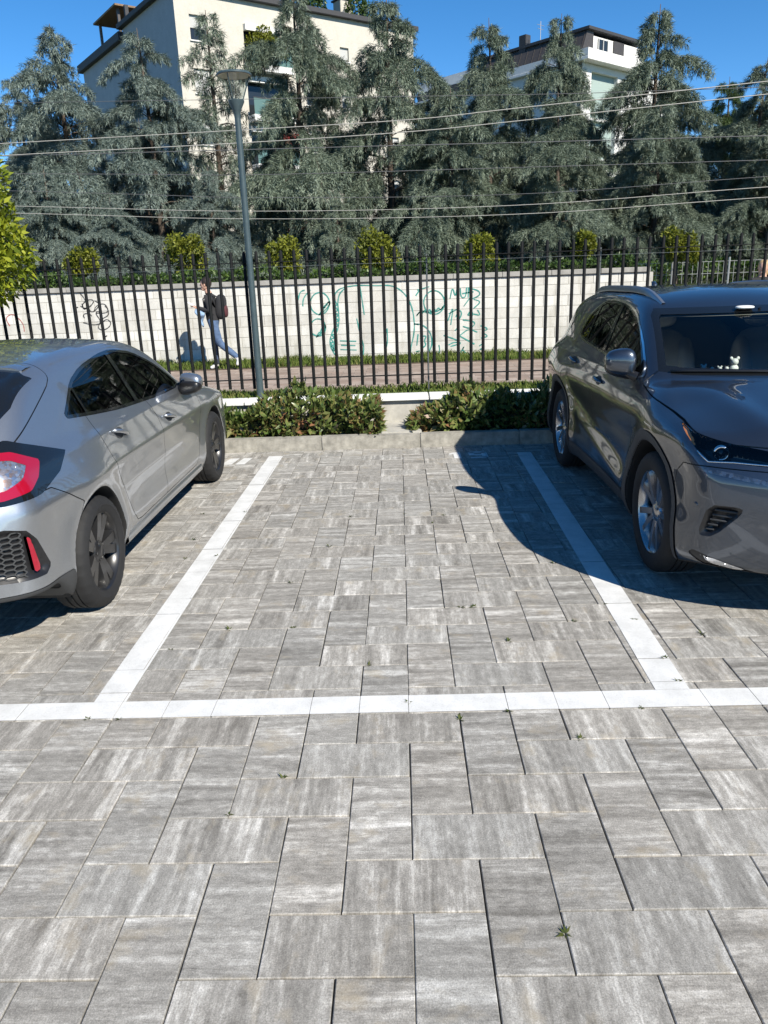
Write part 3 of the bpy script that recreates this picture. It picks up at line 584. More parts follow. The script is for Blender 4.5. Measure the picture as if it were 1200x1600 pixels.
# ------------------------------------------------------------------ cedars
def cedar_mesh(seed, H, R, dens=1.0, droop=1.0):
    """returns (trunk+limbs MB, needle quads)"""
    r = np.random.default_rng(seed); tk = MB(); Q = []
    bend = r.normal(0, .012, 2)*H
    axis = lambda t: np.array([bend[0]*math.sin(t*2.2), bend[1]*math.sin(t*1.9+.5), t*H])
    tk.tube([axis(t) for t in np.linspace(0, 1, 12)], [0.17*(H/10)*(1-t)**.85+.012 for t in np.linspace(0, 1, 12)], 9)
    z = 0.05*H; az = r.uniform(0, 6)
    while z < 0.985*H:
        t = z/H; prof = (1-t)**0.62*(0.86+0.14*math.sin(z*2.3+seed))*(.72 if t < .06 else 1.0)
        for _ in range(4 if t < .85 else 3):
            az += 1.7 + r.normal(0, .4); L = max(.30, R*prof*r.uniform(.38, 1.30)); e = 0.12 + 0.62*t + r.normal(0, .10)
            o = axis(min(.995, t+r.uniform(-.012, .012))); ca, sa = math.cos(az), math.sin(az); dirh = np.array([ca, sa, 0]); side = np.array([-sa, ca, 0])
            a = math.tan(e); b = (a + (0.20+.20*(1-t))*droop)*r.uniform(.75, 1.2); cur = r.normal(0, .14)
            pt = lambda s: o + dirh*(L*s) + side*(cur*L*s*s) + np.array([0, 0, L*(a*s - b*s**2.1)])
            S = np.linspace(0, 1, 7); tk.tube([pt(s) for s in S], [(.034*L/R+.007)*(1-.85*s) for s in S], 5, False)
            nsub = int((7 + L*7)*dens)
            for k in range(nsub):
                s = 0.20 + 0.80*((k+r.uniform(0, 1))/nsub)**.8; p0 = pt(s); sg = 1 if k % 2 else -1
                l = max(.20, L*(.40*(1-.60*s)+.07)*r.uniform(.6, 1.2))
                an = r.uniform(.45, 1.1)*sg; dr = dirh*math.cos(an) + side*math.sin(an)
                m = max(5, int(l*23*dens)); q = (np.arange(m)+r.uniform(0, 1, m))/m
                dz = .16*l*q - (.48+.30*r.uniform())*droop*l*q*q
                pp = p0 + dr*(l*q)[:, None] + np.stack([0*q, 0*q, dz], 1) + r.normal(0, .020, (m, 3))
                Q.append((pp, np.tile(dr*.9+np.array([0, 0, -.10]), (m, 1)), np.full(m, 1.0)))
                hm = max(2, int(m*.55)); hi = r.integers(0, m, hm); hl = (r.uniform(.05, .30, hm) + .16*q[hi])*droop*(1.25-.6*t)
                for w in (0.35, .75):
                    Q.append((pp[hi] + np.stack([r.normal(0, .02, hm), r.normal(0, .02, hm), -hl*w], 1), np.tile([0, 0, -1.], (hm, 1)) + dr*.35, np.full(hm, 1.15)))
        z += (.40 + .10*r.uniform())*(1.0 if t < .75 else .72)
    P = np.vstack([q[0] for q in Q]); T = np.vstack([q[1] for q in Q]); Sx = np.concatenate([q[2] for q in Q]); n = len(P)
    out = []
    for rep in range(6):
        d, s, nn = rand_frames(r, n, .62, T/np.linalg.norm(T, axis=1)[:, None])
        L = .155*Sx*r.uniform(.5, 1.3, n); W = L*.072
        # sprays lie flat-ish: tilt the blades to face up
        up = np.array([0, 0, 1.0]); nn = nn*.55+up*.45*np.sign(nn[:, 2:3]+1e-6); nn -= d*np.sum(nn*d, 1)[:, None]; nn /= np.linalg.norm(nn, axis=1)[:, None]+1e-9; s = np.cross(nn, d)
        B = P + r.normal(0, .035, P.shape)
        out.append(np.stack([B - s*W[:, None], B + s*W[:, None], B + d*L[:, None]], 1).reshape(-1, 3))
    return tk, np.vstack(out)
CED = []
for sd, H, R, dn, dr in ((1, 11.2, 4.8, .96, 1.0), (2, 10.9, 4.5, .96, 1.1), (3, 11.4, 5.0, .96, .9), (4, 11.3, 3.5, .55, 1.0)):
    tk, q = cedar_mesh(sd, H, R, dn, dr)
    CED.append((H, pymesh('trunk', tk.V, tk.F, True), quadmesh('crown', q, 3)))
    CED[-1][1].materials.append(M['bark']); CED[-1][2].materials.append(None)
def cedar(x, y, top, kind, mat, label, rot, wid=1.0, group='cedars in the garden behind the wall'):
    H, tm, cm = CED[kind]; s = (top+.1)/H
    t = tag(empty('cedar_tree', (x, y, -.1), rot), label, 'tree', group); t.scale = (s*wid, s*wid, s)
    link('trunk', tm, None, t)
    c = link('crown', cm, None, t); c.material_slots[0].link = 'OBJECT'; c.material_slots[0].material = mat; tag(c, kind='stuff')
RB = 'low cedar boughs filling the foot of the cedar row just behind the wall shrubs'; RK = 'cedar of the back rank half hidden behind the front cedar row'
for a in ((-16.4, 34, 10.4, 0, 'cedar_blue', 'blue-grey cedar farthest from the apartment block, past its shaded flank', 0.3, 1.0), (-12.93, 30, 11.15, 1, 'cedar_blue', 'tall blue-grey cedar against open sky beside the shaded flank', 1.1, 1.0), (-9.2, 28, 10.4, 2, 'cedar_blue', 'blue-grey cedar standing right in front of the shaded grey flank', 2.0, 1.0),
          (-3.55, 29, 11.75, 0, 'cedar', 'tallest cedar, reaching over the roof beside the balcony plant', 4.0, .95), (-0.12, 29, 11.3, 1, 'cedar', 'tall cedar in front of the chimney end of the pale block', 5.2, 1.0), (3.46, 31, 10.95, 2, 'cedar', 'tall cedar against the sky between the two apartment blocks', .6, .90),
          (6.6, 31, 11.0, 0, 'cedar', 'tall cedar in front of the chimney of the white mansard block', 1.9, .80), (10.0, 30, 10.9, 1, 'cedar', 'tall cedar just past the attic window of the white mansard block', 3.1, 1.0), (13.0, 27, 8.3, 2, 'cedar', 'shorter cedar beyond the greener conifers', 4.4, 1.1),
          (1.9, 26, 7.6, 1, 'cedar', RB, 2.2, 1.15), (5.2, 25.5, 7.2, 2, 'cedar', RB, 0.2, 1.15), (8.6, 25, 6.6, 0, 'cedar', RB, 5.1, 1.2), (12.2, 24.5, 6.2, 1, 'cedar', RB, 1.4, 1.2),
          (-6.4, 25.5, 5.4, 1, 'cedar_blue', RB, 2.9, 1.1), (-12.2, 26, 5.6, 0, 'cedar_blue', RB, 2.9, 1.1), (-9.3, 24, 4.4, 2, 'cedar_blue', RB, 5.5, 1.2), (-2.0, 25.0, 4.2, 0, 'cedar', RB, 1.0, 1.15),
          (1.6, 36, 8.6, 0, 'cedar', RK, 3.3, 1.1), (5.2, 36.5, 8.0, 1, 'cedar', RK, 4.3, 1.1), (8.6, 36, 8.2, 2, 'cedar', RK, 5.3, 1.1), (12.2, 35.5, 9.6, 0, 'cedar', RK, .3, 1.1), (16.2, 33, 8.6, 1, 'cedar', RK, 1.3, 1.1),
          (-14.8, 32.5, 8.8, 2, 'cedar_blue', RK, 3.9, 1.0), (-10.9, 33, 8.4, 0, 'cedar_blue', RK, 5.9, 1.0), (-5.3, 33, 8.0, 2, 'cedar', RK, 1.9, .95), (1.8, 32.5, 9.2, 1, 'cedar', RK, 2.4, 1.0), (-19.6, 31, 9.4, 2, 'cedar_blue', RK, .8, 1.1), (-23.4, 29, 8.8, 0, 'cedar_blue', RK, 2.1, 1.1)):
    cedar(a[0], a[1], a[2], a[3], M[a[4]], a[5], a[6], a[7])
for (x, y, t_, rt) in ((13.6, 4.6, 9.0, .7), (15.4, .6, 9.6, 2.6), (17.0, 8.6, 10.2, 4.1)):
    cedar(x, y, t_, 1, M['green_conifer'], 'dark conifer at the side of the parking lot, mirrored in the hatchback windows', rt, 1.1, 'conifers beside the parking lot')
cedar(-7.0, 30, 11.35, 3, M['cedar'], 'thin see-through cedar standing before the sunlit pale stone wall', 2.5, 1.0)
for (x, y, t_, rt) in ((15.2, 37, 9.8, 0.4), (18.5, 40, 9.4, 1.7)):
    cedar(x, y, t_, 2, M['green_conifer'], 'greener conifer standing farther back beyond the cedar row', rt, .9, 'green conifers beyond the cedars')

# ------------------------------------------------------------------ apartment blocks
def stone_material(name, c0, c1, bw=0.9, bh=0.45):
    m, nt, b = nmat(name)
    tc = nt.nodes.new('ShaderNodeTexCoord')
    mp_ = nt.nodes.new('ShaderNodeMapping'); mp_.inputs['Rotation'].default_value = (math.radians(90), 0, 0); nt.links.new(tc.outputs['Object'], mp_.inputs['Vector'])
    n = noise(nt, tc.outputs['Object'], 1.3, 6, 0.7); n3 = noise(nt, tc.outputs['Object'], 9, 4, 0.7)
    c = ramp(nt, n, [(0.3, c0), (0.7, c1)]); g = ramp(nt, n3, [(0.25, 0.88), (0.75, 1.1)])
    nt.links.new(mixrgb(nt, 1.0, c, g, 'MULTIPLY'), b.inputs['Base Color']); b.inputs['Roughness'].default_value = 0.85
    return m
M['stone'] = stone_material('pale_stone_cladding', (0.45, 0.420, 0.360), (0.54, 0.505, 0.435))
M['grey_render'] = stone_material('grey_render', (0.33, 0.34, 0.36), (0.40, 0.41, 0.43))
M['white_render'] = stone_material('white_render', (0.62, 0.61, 0.58), (0.70, 0.69, 0.66))
M['roof'] = plain('dark_roof', (0.035, 0.035, 0.038), 0.7, var=0.2)
M['brown_metal'] = plain('brown_mansard_metal', (0.055, 0.047, 0.042), 0.5, var=0.2)
M['winglass'] = plain('dark_window_glass', (0.02, 0.025, 0.03), 0.08)
M['shutter'] = plain('grey_roller_shutter', (0.42, 0.42, 0.40), 0.6)
M['green_shutter'] = plain('pale_green_shutter', (0.30, 0.37, 0.34), 0.6)
M['awning'] = plain('red_awning', (0.42, 0.055, 0.05), 0.8, var=0.2)
M['wood'] = plain('pergola_wood', (0.20, 0.12, 0.06), 0.7, var=0.3)
M['railglass'] = plain('green_glass_panel', (0.10, 0.17, 0.15), 0.1)
ROT = math.radians(37)
bA = tag(empty('apartment_building', (-13.573, 52, -0.1), ROT), 'tall pale stone apartment block with a shaded grey flank and roof terrace', 'building')
Z0 = 0.1
# local x along the sunny face, local y along the shaded flank
WIN = []                                                     # sunny face windows: (s0, s1, z0, z1, shutter fraction)
for f in range(6):
    zb = 16.55 - f*3.05
    WIN += [(0.95, 2.05, zb, zb+1.45, [.5, .95, .4, .7, .2, .6][f])]
    if f != 0: WIN += [(9.3, 10.3, zb, zb+1.4, .4)]
    WIN += [(12.3, 13.05, zb+.05, zb+0.95, [.85, .5, .3, .9, .5, .6][f]), (16.2, 17.4, zb, zb+1.45, [.3, .8, .5, .2, .9, .4][f])]
LOG = [(4.7, 7.3, 15.35 - f*3.05, 17.95 - f*3.05) for f in range(6)]    # loggias
def face_with_holes(x0, x1, z0, z1, holes, y, depth):
    """vertical wall in the local xz plane with rectangular openings and their reveals"""
    xs = sorted(set([x0, x1] + [h[0] for h in holes] + [h[1] for h in holes])); zs = sorted(set([z0, z1] + [h[2] for h in holes] + [h[3] for h in holes]))
    m = MB()
    for i in range(len(xs)-1):
        for j in range(len(zs)-1):
            cx, cz = (xs[i]+xs[i+1])/2, (zs[j]+zs[j+1])/2
            if any(h[0] < cx < h[1] and h[2] < cz < h[3] for h in holes): continue
            m.add([(xs[i], y, zs[j]), (xs[i+1], y, zs[j]), (xs[i+1], y, zs[j+1]), (xs[i], y, zs[j+1])], [(0, 1, 2, 3)])
    for a, b, c, d in [h[:4] for h in holes]:
        m.add([(a, y, c), (b, y, c), (b, y, d), (a, y, d), (a, y+depth, c), (b, y+depth, c), (b, y+depth, d), (a, y+depth, d)],
              [(0, 4, 5, 1), (1, 5, 6, 2), (2, 6, 7, 3), (3, 7, 4, 0)])
    return m
holes = [w[:4] for w in WIN] + LOG
face_with_holes(0, 19, Z0, 19.2+Z0, holes, 0.0, 0.28).build('stone_facade', M['stone'], bA)
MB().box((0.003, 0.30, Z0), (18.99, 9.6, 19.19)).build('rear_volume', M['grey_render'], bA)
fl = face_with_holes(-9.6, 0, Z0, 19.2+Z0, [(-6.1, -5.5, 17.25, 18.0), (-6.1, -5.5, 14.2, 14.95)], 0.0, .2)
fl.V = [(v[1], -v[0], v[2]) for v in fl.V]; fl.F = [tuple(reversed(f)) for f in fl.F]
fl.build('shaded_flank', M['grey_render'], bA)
for zz in (17.25, 14.2): MB().box((0.15, 5.5, zz), (0.17, 6.1, zz+.75)).build('window', M['winglass'], bA)
for (a, b, c, d, sh) in WIN:
    w = MB().box((a+.002, .20, c+.002), (b-.002, .23, d-.002)).build('window', M['winglass'], bA)
    MB().box((a+.01, .14, d-(d-c)*sh), (b-.01, .18, d-.005)).build('shutter', M['shutter'], w)
    MB().box((a-.08, -.10, c-.07), (b+.08, .19, c-.001)).build('sill', M['white_render'], w)
for k, (a, b, c, d) in enumerate(LOG):
    w = MB().box((a+.002, .24, c+.002), (b-.002, .27, d-.002)).build('balcony_door', M['winglass'], bA)
    MB().box((a-.15, -1.0, c-.30), (b+.55, .0-.002, c+.10), .01).build('balcony_slab', M['white_render'], bA)
    MB().box((a-.10, -.98, c+.102), (b+.5, -.95, c+1.10)).build('balcony_panel', M['railglass'], bA)
    MB().box((a-.13, -1.0, c+1.102), (b+.53, -.94, c+1.15)).build('handrail', M['roof'], bA)
    MB().box((a, -.35, d-.42), (b, -.003, d-.05)).build('awning_box', M['white_render'], bA)
    if k >= 2:
        mm = MB(); y1, zt, zb = -1.15, c+2.3, c+1.45
        mm.add([(b-.9, -.05, zt), (b+1.3, -.05, zt), (b+1.3, y1, zb), (b-.9, y1, zb), (b-.9, -.05, zt-.03), (b+1.3, -.05, zt-.03), (b+1.3, y1, zb-.03), (b-.9, y1, zb-.03)], [(0, 3, 2, 1), (4, 5, 6, 7), (0, 1, 5, 4), (1, 2, 6, 5), (2, 3, 7, 6), (3, 0, 4, 7)])
        mm.build('awning', M['awning'], bA)
MB().box((-.35, -.35, 19.303), (19.3, 9.9, 19.62), .02).build('roof_edge', M['roof'], bA)
MB().box((13.2, 1.0, 19.62), (14.2, 2.0, 20.9), .03).build('chimney', M['stone'], bA)
MB().box((13.1, .9, 20.9), (14.3, 2.1, 21.0)).build('chimney_cap', M['roof'], bA)
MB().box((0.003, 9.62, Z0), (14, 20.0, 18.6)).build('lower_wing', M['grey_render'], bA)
MB().box((-.35, 9.61, 18.603), (14.3, 20.4, 19.15), .02).build('wing_roof_edge', M['roof'], bA)
for (x, y) in ((.2, 14.9), (.2, 10.6), (3.5, 14.9), (3.5, 10.6)): MB().box((x-.09, y-.09, 19.15), (x+.09, y+.09, 20.9)).build('pergola_post', M['brown_metal'], bA)
MB().box((-.2, 10.0, 20.9), (3.9, 15.3, 21.02)).build('pergola_roof', M['wood'], bA)
MB().box((.0, 8.6, 19.63), (.25, 8.85, 20.6)).build('terrace_post', M['roof'], bA)
rp_ = tag(empty('roof_plant', (0, 0, 0)), 'bushy roof garden plants above the chimney of the pale apartment block', 'plant', 'plants on the apartment block')
rp_.parent = None
Mx = Matrix.Translation((-13.573, 52, -0.1)) @ Matrix.Rotation(ROT, 4, 'Z')
def onb(x, y, z): return Mx @ Vector((x, y, z))
rp_.location = onb(11.6, 2.0, 19.62)
leafy('foliage', rp_, [(0, 0, .9, .8), (-.6, 0, .6, .6), (3.0, .4, .7, .8), (3.8, .6, .5, .6), (.4, .2, 1.6, .5)], 2600, .22, M['hedge'], 61)
bp_ = tag(empty('balcony_plant', tuple(onb(6.3, -.55, 15.45))), 'large bushy plant filling the top balcony of the pale apartment block', 'plant', 'plants on the apartment block')
leafy('foliage', bp_, [(-.9, 0, 1.4, .75), (0, -.1, 1.2, .8), (-.4, 0, 1.9, .6), (.7, 0, 1.0, .6), (-1.2, 0, .9, .45)], 3600, .17, M['ball'], 62)

bB = tag(empty('apartment_building', (15.948, 70, -0.1), math.radians(42)), 'white apartment block with dark metal mansard roof behind the cedars', 'building')
hb = [(1.35, 5.3, 14.2, 17.75), (1.35, 5.3, 11.0, 14.0)]
face_with_holes(0, 16, 0.1, 18.3, hb, 0, .5).build('wall', M['white_render'], bB)
MB().box((.003, .52, .1), (15.99, 22, 18.29)).build('rear_volume', M['white_render'], bB)
for h in hb: MB().box((h[0]+.002, .4, h[2]+.002), (h[1]-.002, .45, h[3]-.002)).build('shutter', M['green_shutter'], bB)
MB().box((-.5, -.9, 18.303), (9.5, 21.5, 18.5), .02).build('balcony_slab', M['white_render'], bB)
MB().box((-.45, -.85, 18.5), (9.4, -.72, 19.15)).build('parapet', M['white_render'], bB)
MB().box((-.45, -.718, 18.5), (-.33, 10.0, 19.15)).build('parapet', M['white_render'], bB)
MB().box((.9, .2, 18.5), (9.0, 21, 20.5)).build('attic_wall', M['white_render'], bB)
mn = MB(); mn.add([(0.0, .15, 19.0), (1.6, .12, 18.9), (1.6, .14, 20.8), (0.75, .14, 20.8), (0, 12, 19.0), (.75, 12, 20.8)], [(0, 1, 2, 3), (4, 0, 3, 5)]); mn.build('mansard', M['brown_metal'], bB)
for k in range(11):
    y0 = .3+k*.75; mq = MB(); mq.add([(-.03, y0, 19.0), (-.03, y0+.06, 19.0), (.72, y0+.06, 20.8), (.72, y0, 20.8), (.1, y0, 19.0), (.1, y0+.06, 19.0), (.85, y0+.06, 20.8), (.85, y0, 20.8)], [(0, 3, 2, 1), (0, 4, 7, 3), (1, 2, 6, 5)]); mq.build('roof_seam', M['brown_metal'], bB)
MB().box((.55, -.15, 20.8), (9.4, 12.5, 21.05), .02).build('roof_edge', M['roof'], bB)
w = MB().box((2.35, .13, 19.15), (3.75, .19, 20.35)).build('window', M['winglass'], bB)
for (a, b) in ((2.30, 2.42), (3.0, 3.1), (3.68, 3.80)): MB().box((a, .09, 19.1), (b, .128, 20.4)).build('frame', M['shutter'], w)
MB().box((4.6, .10, 19.15), (6.2, .16, 20.5)).build('panel', M['brown_metal'], bB)
MB().box((.6, 6.6, 20.3), (1.3, 7.4, 21.9), .03).build('chimney', M['roof'], bB)
MB().box((0.85, 12.5, 18.5), (9, 21, 19.6)).build('rear_attic', M['roof'], bB)
an = MB().tube([(.9, 5.2, 21.0), (.9, 5.2, 22.6)], .03, 6); an.tube([(.4, 5.2, 22.3), (1.4, 5.2, 22.3)], .02, 5); an.tube([(.5, 5.2, 22.0), (1.3, 5.2, 22.0)], .02, 5); an.build('aerial', M['mesh'], bB)

bC = tag(empty('apartment_building', (13, 44, -0.1), math.radians(20)), 'low white building almost hidden behind the cedars', 'building')
MB().box((0, 0, .1), (14, 8, 4.6)).build('wall', M['white_render'], bC); MB().box((-.2, -.2, 4.602), (14.2, 8.2, 4.85)).build('roof_edge', M['roof'], bC)

# ------------------------------------------------------------------ overhead wires
def wire(pts, rad, mat, label, group):
    Q = [Vector(p) for p in pts]; Q = [Q[0] + (Q[0]-Q[1]).normalized()*14] + Q + [Q[-1] + (Q[-1]-Q[-2]).normalized()*9]
    out = []
    for k in range(1, len(Q)-2):
        for t in np.linspace(0, 1, 9)[:-1]:
            a, b, c, d = Q[k-1], Q[k], Q[k+1], Q[k+2]
            out.append(0.5*((2*b) + (c-a)*t + (2*a-5*b+4*c-d)*t*t + (3*b-a-3*c+d)*t**3))
    out = [Q[0]] + out + [Q[-2], Q[-1]]
    return tag(MB().tube(out, rad, 6).build('overhead_wire', mat, None, True), label, 'wire', group)
g1 = 'upper pair of overhead wires'; g2 = 'lower pair of overhead wires'; g3 = 'thin dark overhead wires'
wire([(-9.173, 16.973, 4.959), (-3.355, 15.987, 4.866), (0.335, 15.293, 4.81), (2.443, 14.867, 4.859), (7.159, 13.8, 4.953)], .0095, M['wire'], 'pale thick overhead wire, higher of the upper pair crossing the cedars', g1)
wire([(-9.304, 16.987, 4.702), (-3.081, 15.933, 4.601), (0.329, 15.293, 4.578), (2.446, 14.867, 4.62), (7.184, 13.8, 4.733)], .0095, M['wire'], 'pale thick overhead wire, lower of the upper pair crossing the cedars', g1)
wire([(-9.257, 16.947, 3.577), (-3.203, 15.933, 3.169), (2.471, 14.867, 3.0), (7.371, 13.8, 3.08)], .0072, M['wire'], 'pale overhead wire, higher of the lower pair above the ball shrubs', g2)
wire([(-9.286, 16.947, 3.419), (-3.217, 15.933, 3.005), (2.473, 14.867, 2.821), (7.392, 13.8, 2.891)], .0072, M['wire'], 'pale overhead wire, lower of the lower pair above the ball shrubs', g2)
L3 = 'thin dark overhead wire between the pale wire pairs'
wire([(-6.94, 16.6, 4.602), (-0.228, 15.4, 4.338), (2.452, 14.867, 4.221), (7.266, 13.8, 4.005)], .009, M['wire_dark'], L3, g3)
wire([(-7.004, 16.6, 4.166), (-3.138, 15.933, 3.934), (2.46, 14.867, 3.742), (7.315, 13.8, 3.57)], .007, M['wire_dark'], L3, g3)
wire([(-5.0, 16.4, 5.6), (0.88, 15.187, 5.219), (3.689, 14.6, 5.041), (7.17, 13.8, 4.854)], .006, M['wire_dark'], 'thin dark overhead wire above the pale wire pairs', None)
wire([(-7.0, 16.6, 3.75), (-3.1, 15.9, 3.45), (2.46, 14.867, 3.22), (7.3, 13.8, 3.27)], .006, M['wire_dark'], L3, g3)

# ------------------------------------------------------------------ cars: smooth body solids, meshed and cut into panels
#CARCORE-BEGIN
def curve(pts, n=1500, blur=9):
    """smooth curve through points -> fast lookup"""
    X = np.array([p[0] for p in pts], float); Yv = np.array([p[1] for p in pts], float)
    h = np.diff(X); dl = np.diff(Yv)/h; m = np.zeros(len(X)); m[0], m[-1] = dl[0], dl[-1]
    for i in range(1, len(X)-1):
        m[i] = 0 if dl[i-1]*dl[i] <= 0 else (h[i-1]+h[i])*3/((2*h[i]+h[i-1])/dl[i-1] + (h[i]+2*h[i-1])/dl[i])
    xs = np.linspace(X[0], X[-1], n); k = np.clip(np.searchsorted(X, xs)-1, 0, len(X)-2); t = (xs-X[k])/h[k]
    ys = (2*t**3-3*t**2+1)*Yv[k] + (t**3-2*t**2+t)*h[k]*m[k] + (-2*t**3+3*t**2)*Yv[k+1] + (t**3-t**2)*h[k]*m[k+1]
    if blur: 
        pad = blur*3; e0 = ys[0]+(ys[1]-ys[0])*np.arange(-pad, 0); e1 = ys[-1]+(ys[-1]-ys[-2])*np.arange(1, pad+1)
        ker = np.exp(-.5*(np.arange(-pad, pad+1)/blur)**2); ker /= ker.sum()
        ys = np.convolve(np.concatenate([e0, ys, e1]), ker, 'valid')
    g = np.gradient(ys, xs)
    f = lambda v: np.interp(v, xs, ys); f.slope = lambda v: np.interp(v, xs, g)
    return f
def smax(a, b, k): 
    h = np.maximum(k-np.abs(a-b), 0)/k; return np.maximum(a, b) + h*h*k*.25
def smin(a, b, k): return -smax(-a, -b, k)
def sstep(a, b, v):
    t = np.clip((v-a)/(b-a), 0, 1); return t*t*(3-2*t)

class Hatch:                                    # silver five-door hatchback; rear axle at y=0, nose towards +y
    WB = 2.76; R = 0.318; RA = 0.362; TX = 0.906
    lo = (-0.99, -0.98, 0.13); hi = (0.99, 3.72, 1.50)
    plan = curve([(-1.0, .825), (-.5, .872), (0, .893), (.6, .886), (1.35, .882), (2.1, .886), (2.7, .893), (3.2, .882), (3.5, .862), (3.75, .82)])
    prof = curve([(.10, -.085), (.20, -.060), (.28, -.024), (.36, -.008), (.50, -.012), (.62, -.010), (.70, -.002), (.745, .004), (.80, -.012), (.88, -.040), (.96, -.075), (1.05, -.13), (1.2, -.25)], blur=14)
    Tb = curve([(-1.1, .94), (-.9, .965), (-.75, 1.01), (-.5, 1.035), (0, 1.03), (.6, 1.00), (1.4, .975), (2.0, .975), (2.3, .985), (2.6, .965), (2.9, .925), (3.2, .865), (3.45, .79), (3.6, .70), (3.7, .6)])
    yr = curve([(.1, -.80), (.2, -.855), (.35, -.885), (.50, -.900), (.62, -.905), (.74, -.890), (.86, -.850), (.96, -.815), (1.03, -.78), (1.2, -.66), (1.4, -.5)])
    yf = curve([(.1, 3.52), (.2, 3.60), (.35, 3.63), (.5, 3.64), (.62, 3.62), (.75, 3.54), (.9, 3.36), (1.2, 3.0)])
    Tr = curve([(-1.1, .20), (-.98, .50), (-.88, .80), (-.76, .985), (-.60, 1.115), (-.42, 1.235), (-.24, 1.325), (-.05, 1.372), (.3, 1.408), (.75, 1.428), (1.15, 1.428), (1.5, 1.402), (1.8, 1.345), (2.1, 1.235), (2.4, 1.095), (2.7, .945), (2.95, .78), (3.2, .45), (3.5, .0)], blur=22)
    Wg0 = curve([(-1.0, .66), (-.6, .755), (-.2, .805), (.3, .825), (1.0, .825), (1.7, .815), (2.2, .79), (2.7, .74), (3.0, .7)])
    @classmethod
    def sdf(c, x, y, z):
        ax = np.abs(x)
        r0 = np.hypot(y, z-c.R); r1 = np.hypot(y-c.WB, z-c.R)
        fl = .016*np.exp(-((r0-.40)/.075)**2) + .014*np.exp(-((r1-.40)/.075)**2)
        # haunch over the rear wheel, hollow along the doors
        hau = .022*np.exp(-((y+.05)/.42)**2)*np.exp(-((z-.80)/.13)**2)
        hol = -.012*np.exp(-((z-.46)/.10)**2)*sstep(.35, .8, y)*sstep(2.35, 1.9, y)
        W = c.plan(y) + c.prof(z) + fl*sstep(.9, .65, z) + hau + hol
        side = ax - W
        crown = .05 + .03*sstep(2.2, 2.8, y)
        tb = c.Tb(y); top = (z - (tb - crown*(ax/.8)**2))/np.sqrt(1 + c.Tb.slope(y)**2)
        rear = (c.yr(z) + .20*(ax/.85)**3.0) - y
        front = y - (c.yf(z) + .08 - .30*(ax/.85)**2.8)
        bot = (.185 + .155*sstep(-.33, -.55, y)) - z
        d = smax(side, top, .08); d = smax(d, rear*.93, .085); d = smax(d, front*.9, .11); d = smax(d, bot, .04)
        yy = y + .17*(ax/.62)**2*sstep(1.2, 2.4, y) - .06*(ax/.62)**2*sstep(.2, -.6, y)
        tr = c.Tr(yy) - .035*(ax/.6)**2; t = (z - tr)/np.sqrt(1 + c.Tr.slope(yy)**2)
        s = (ax - (c.Wg0(y) - .47*np.maximum(z-.97, -.04) - .10*np.maximum(z-1.2, 0)**1.3))*.90
        g = np.maximum(smax(s, t, .075), .60 - z)
        d = smin(d, g, .045)
        # sill step along the bottom of the doors
        for yw in (0, c.WB):
            rr = np.hypot(y-yw, z-c.R); d = smax(d, -np.maximum(rr-c.RA, .56-ax), .014)
        return d

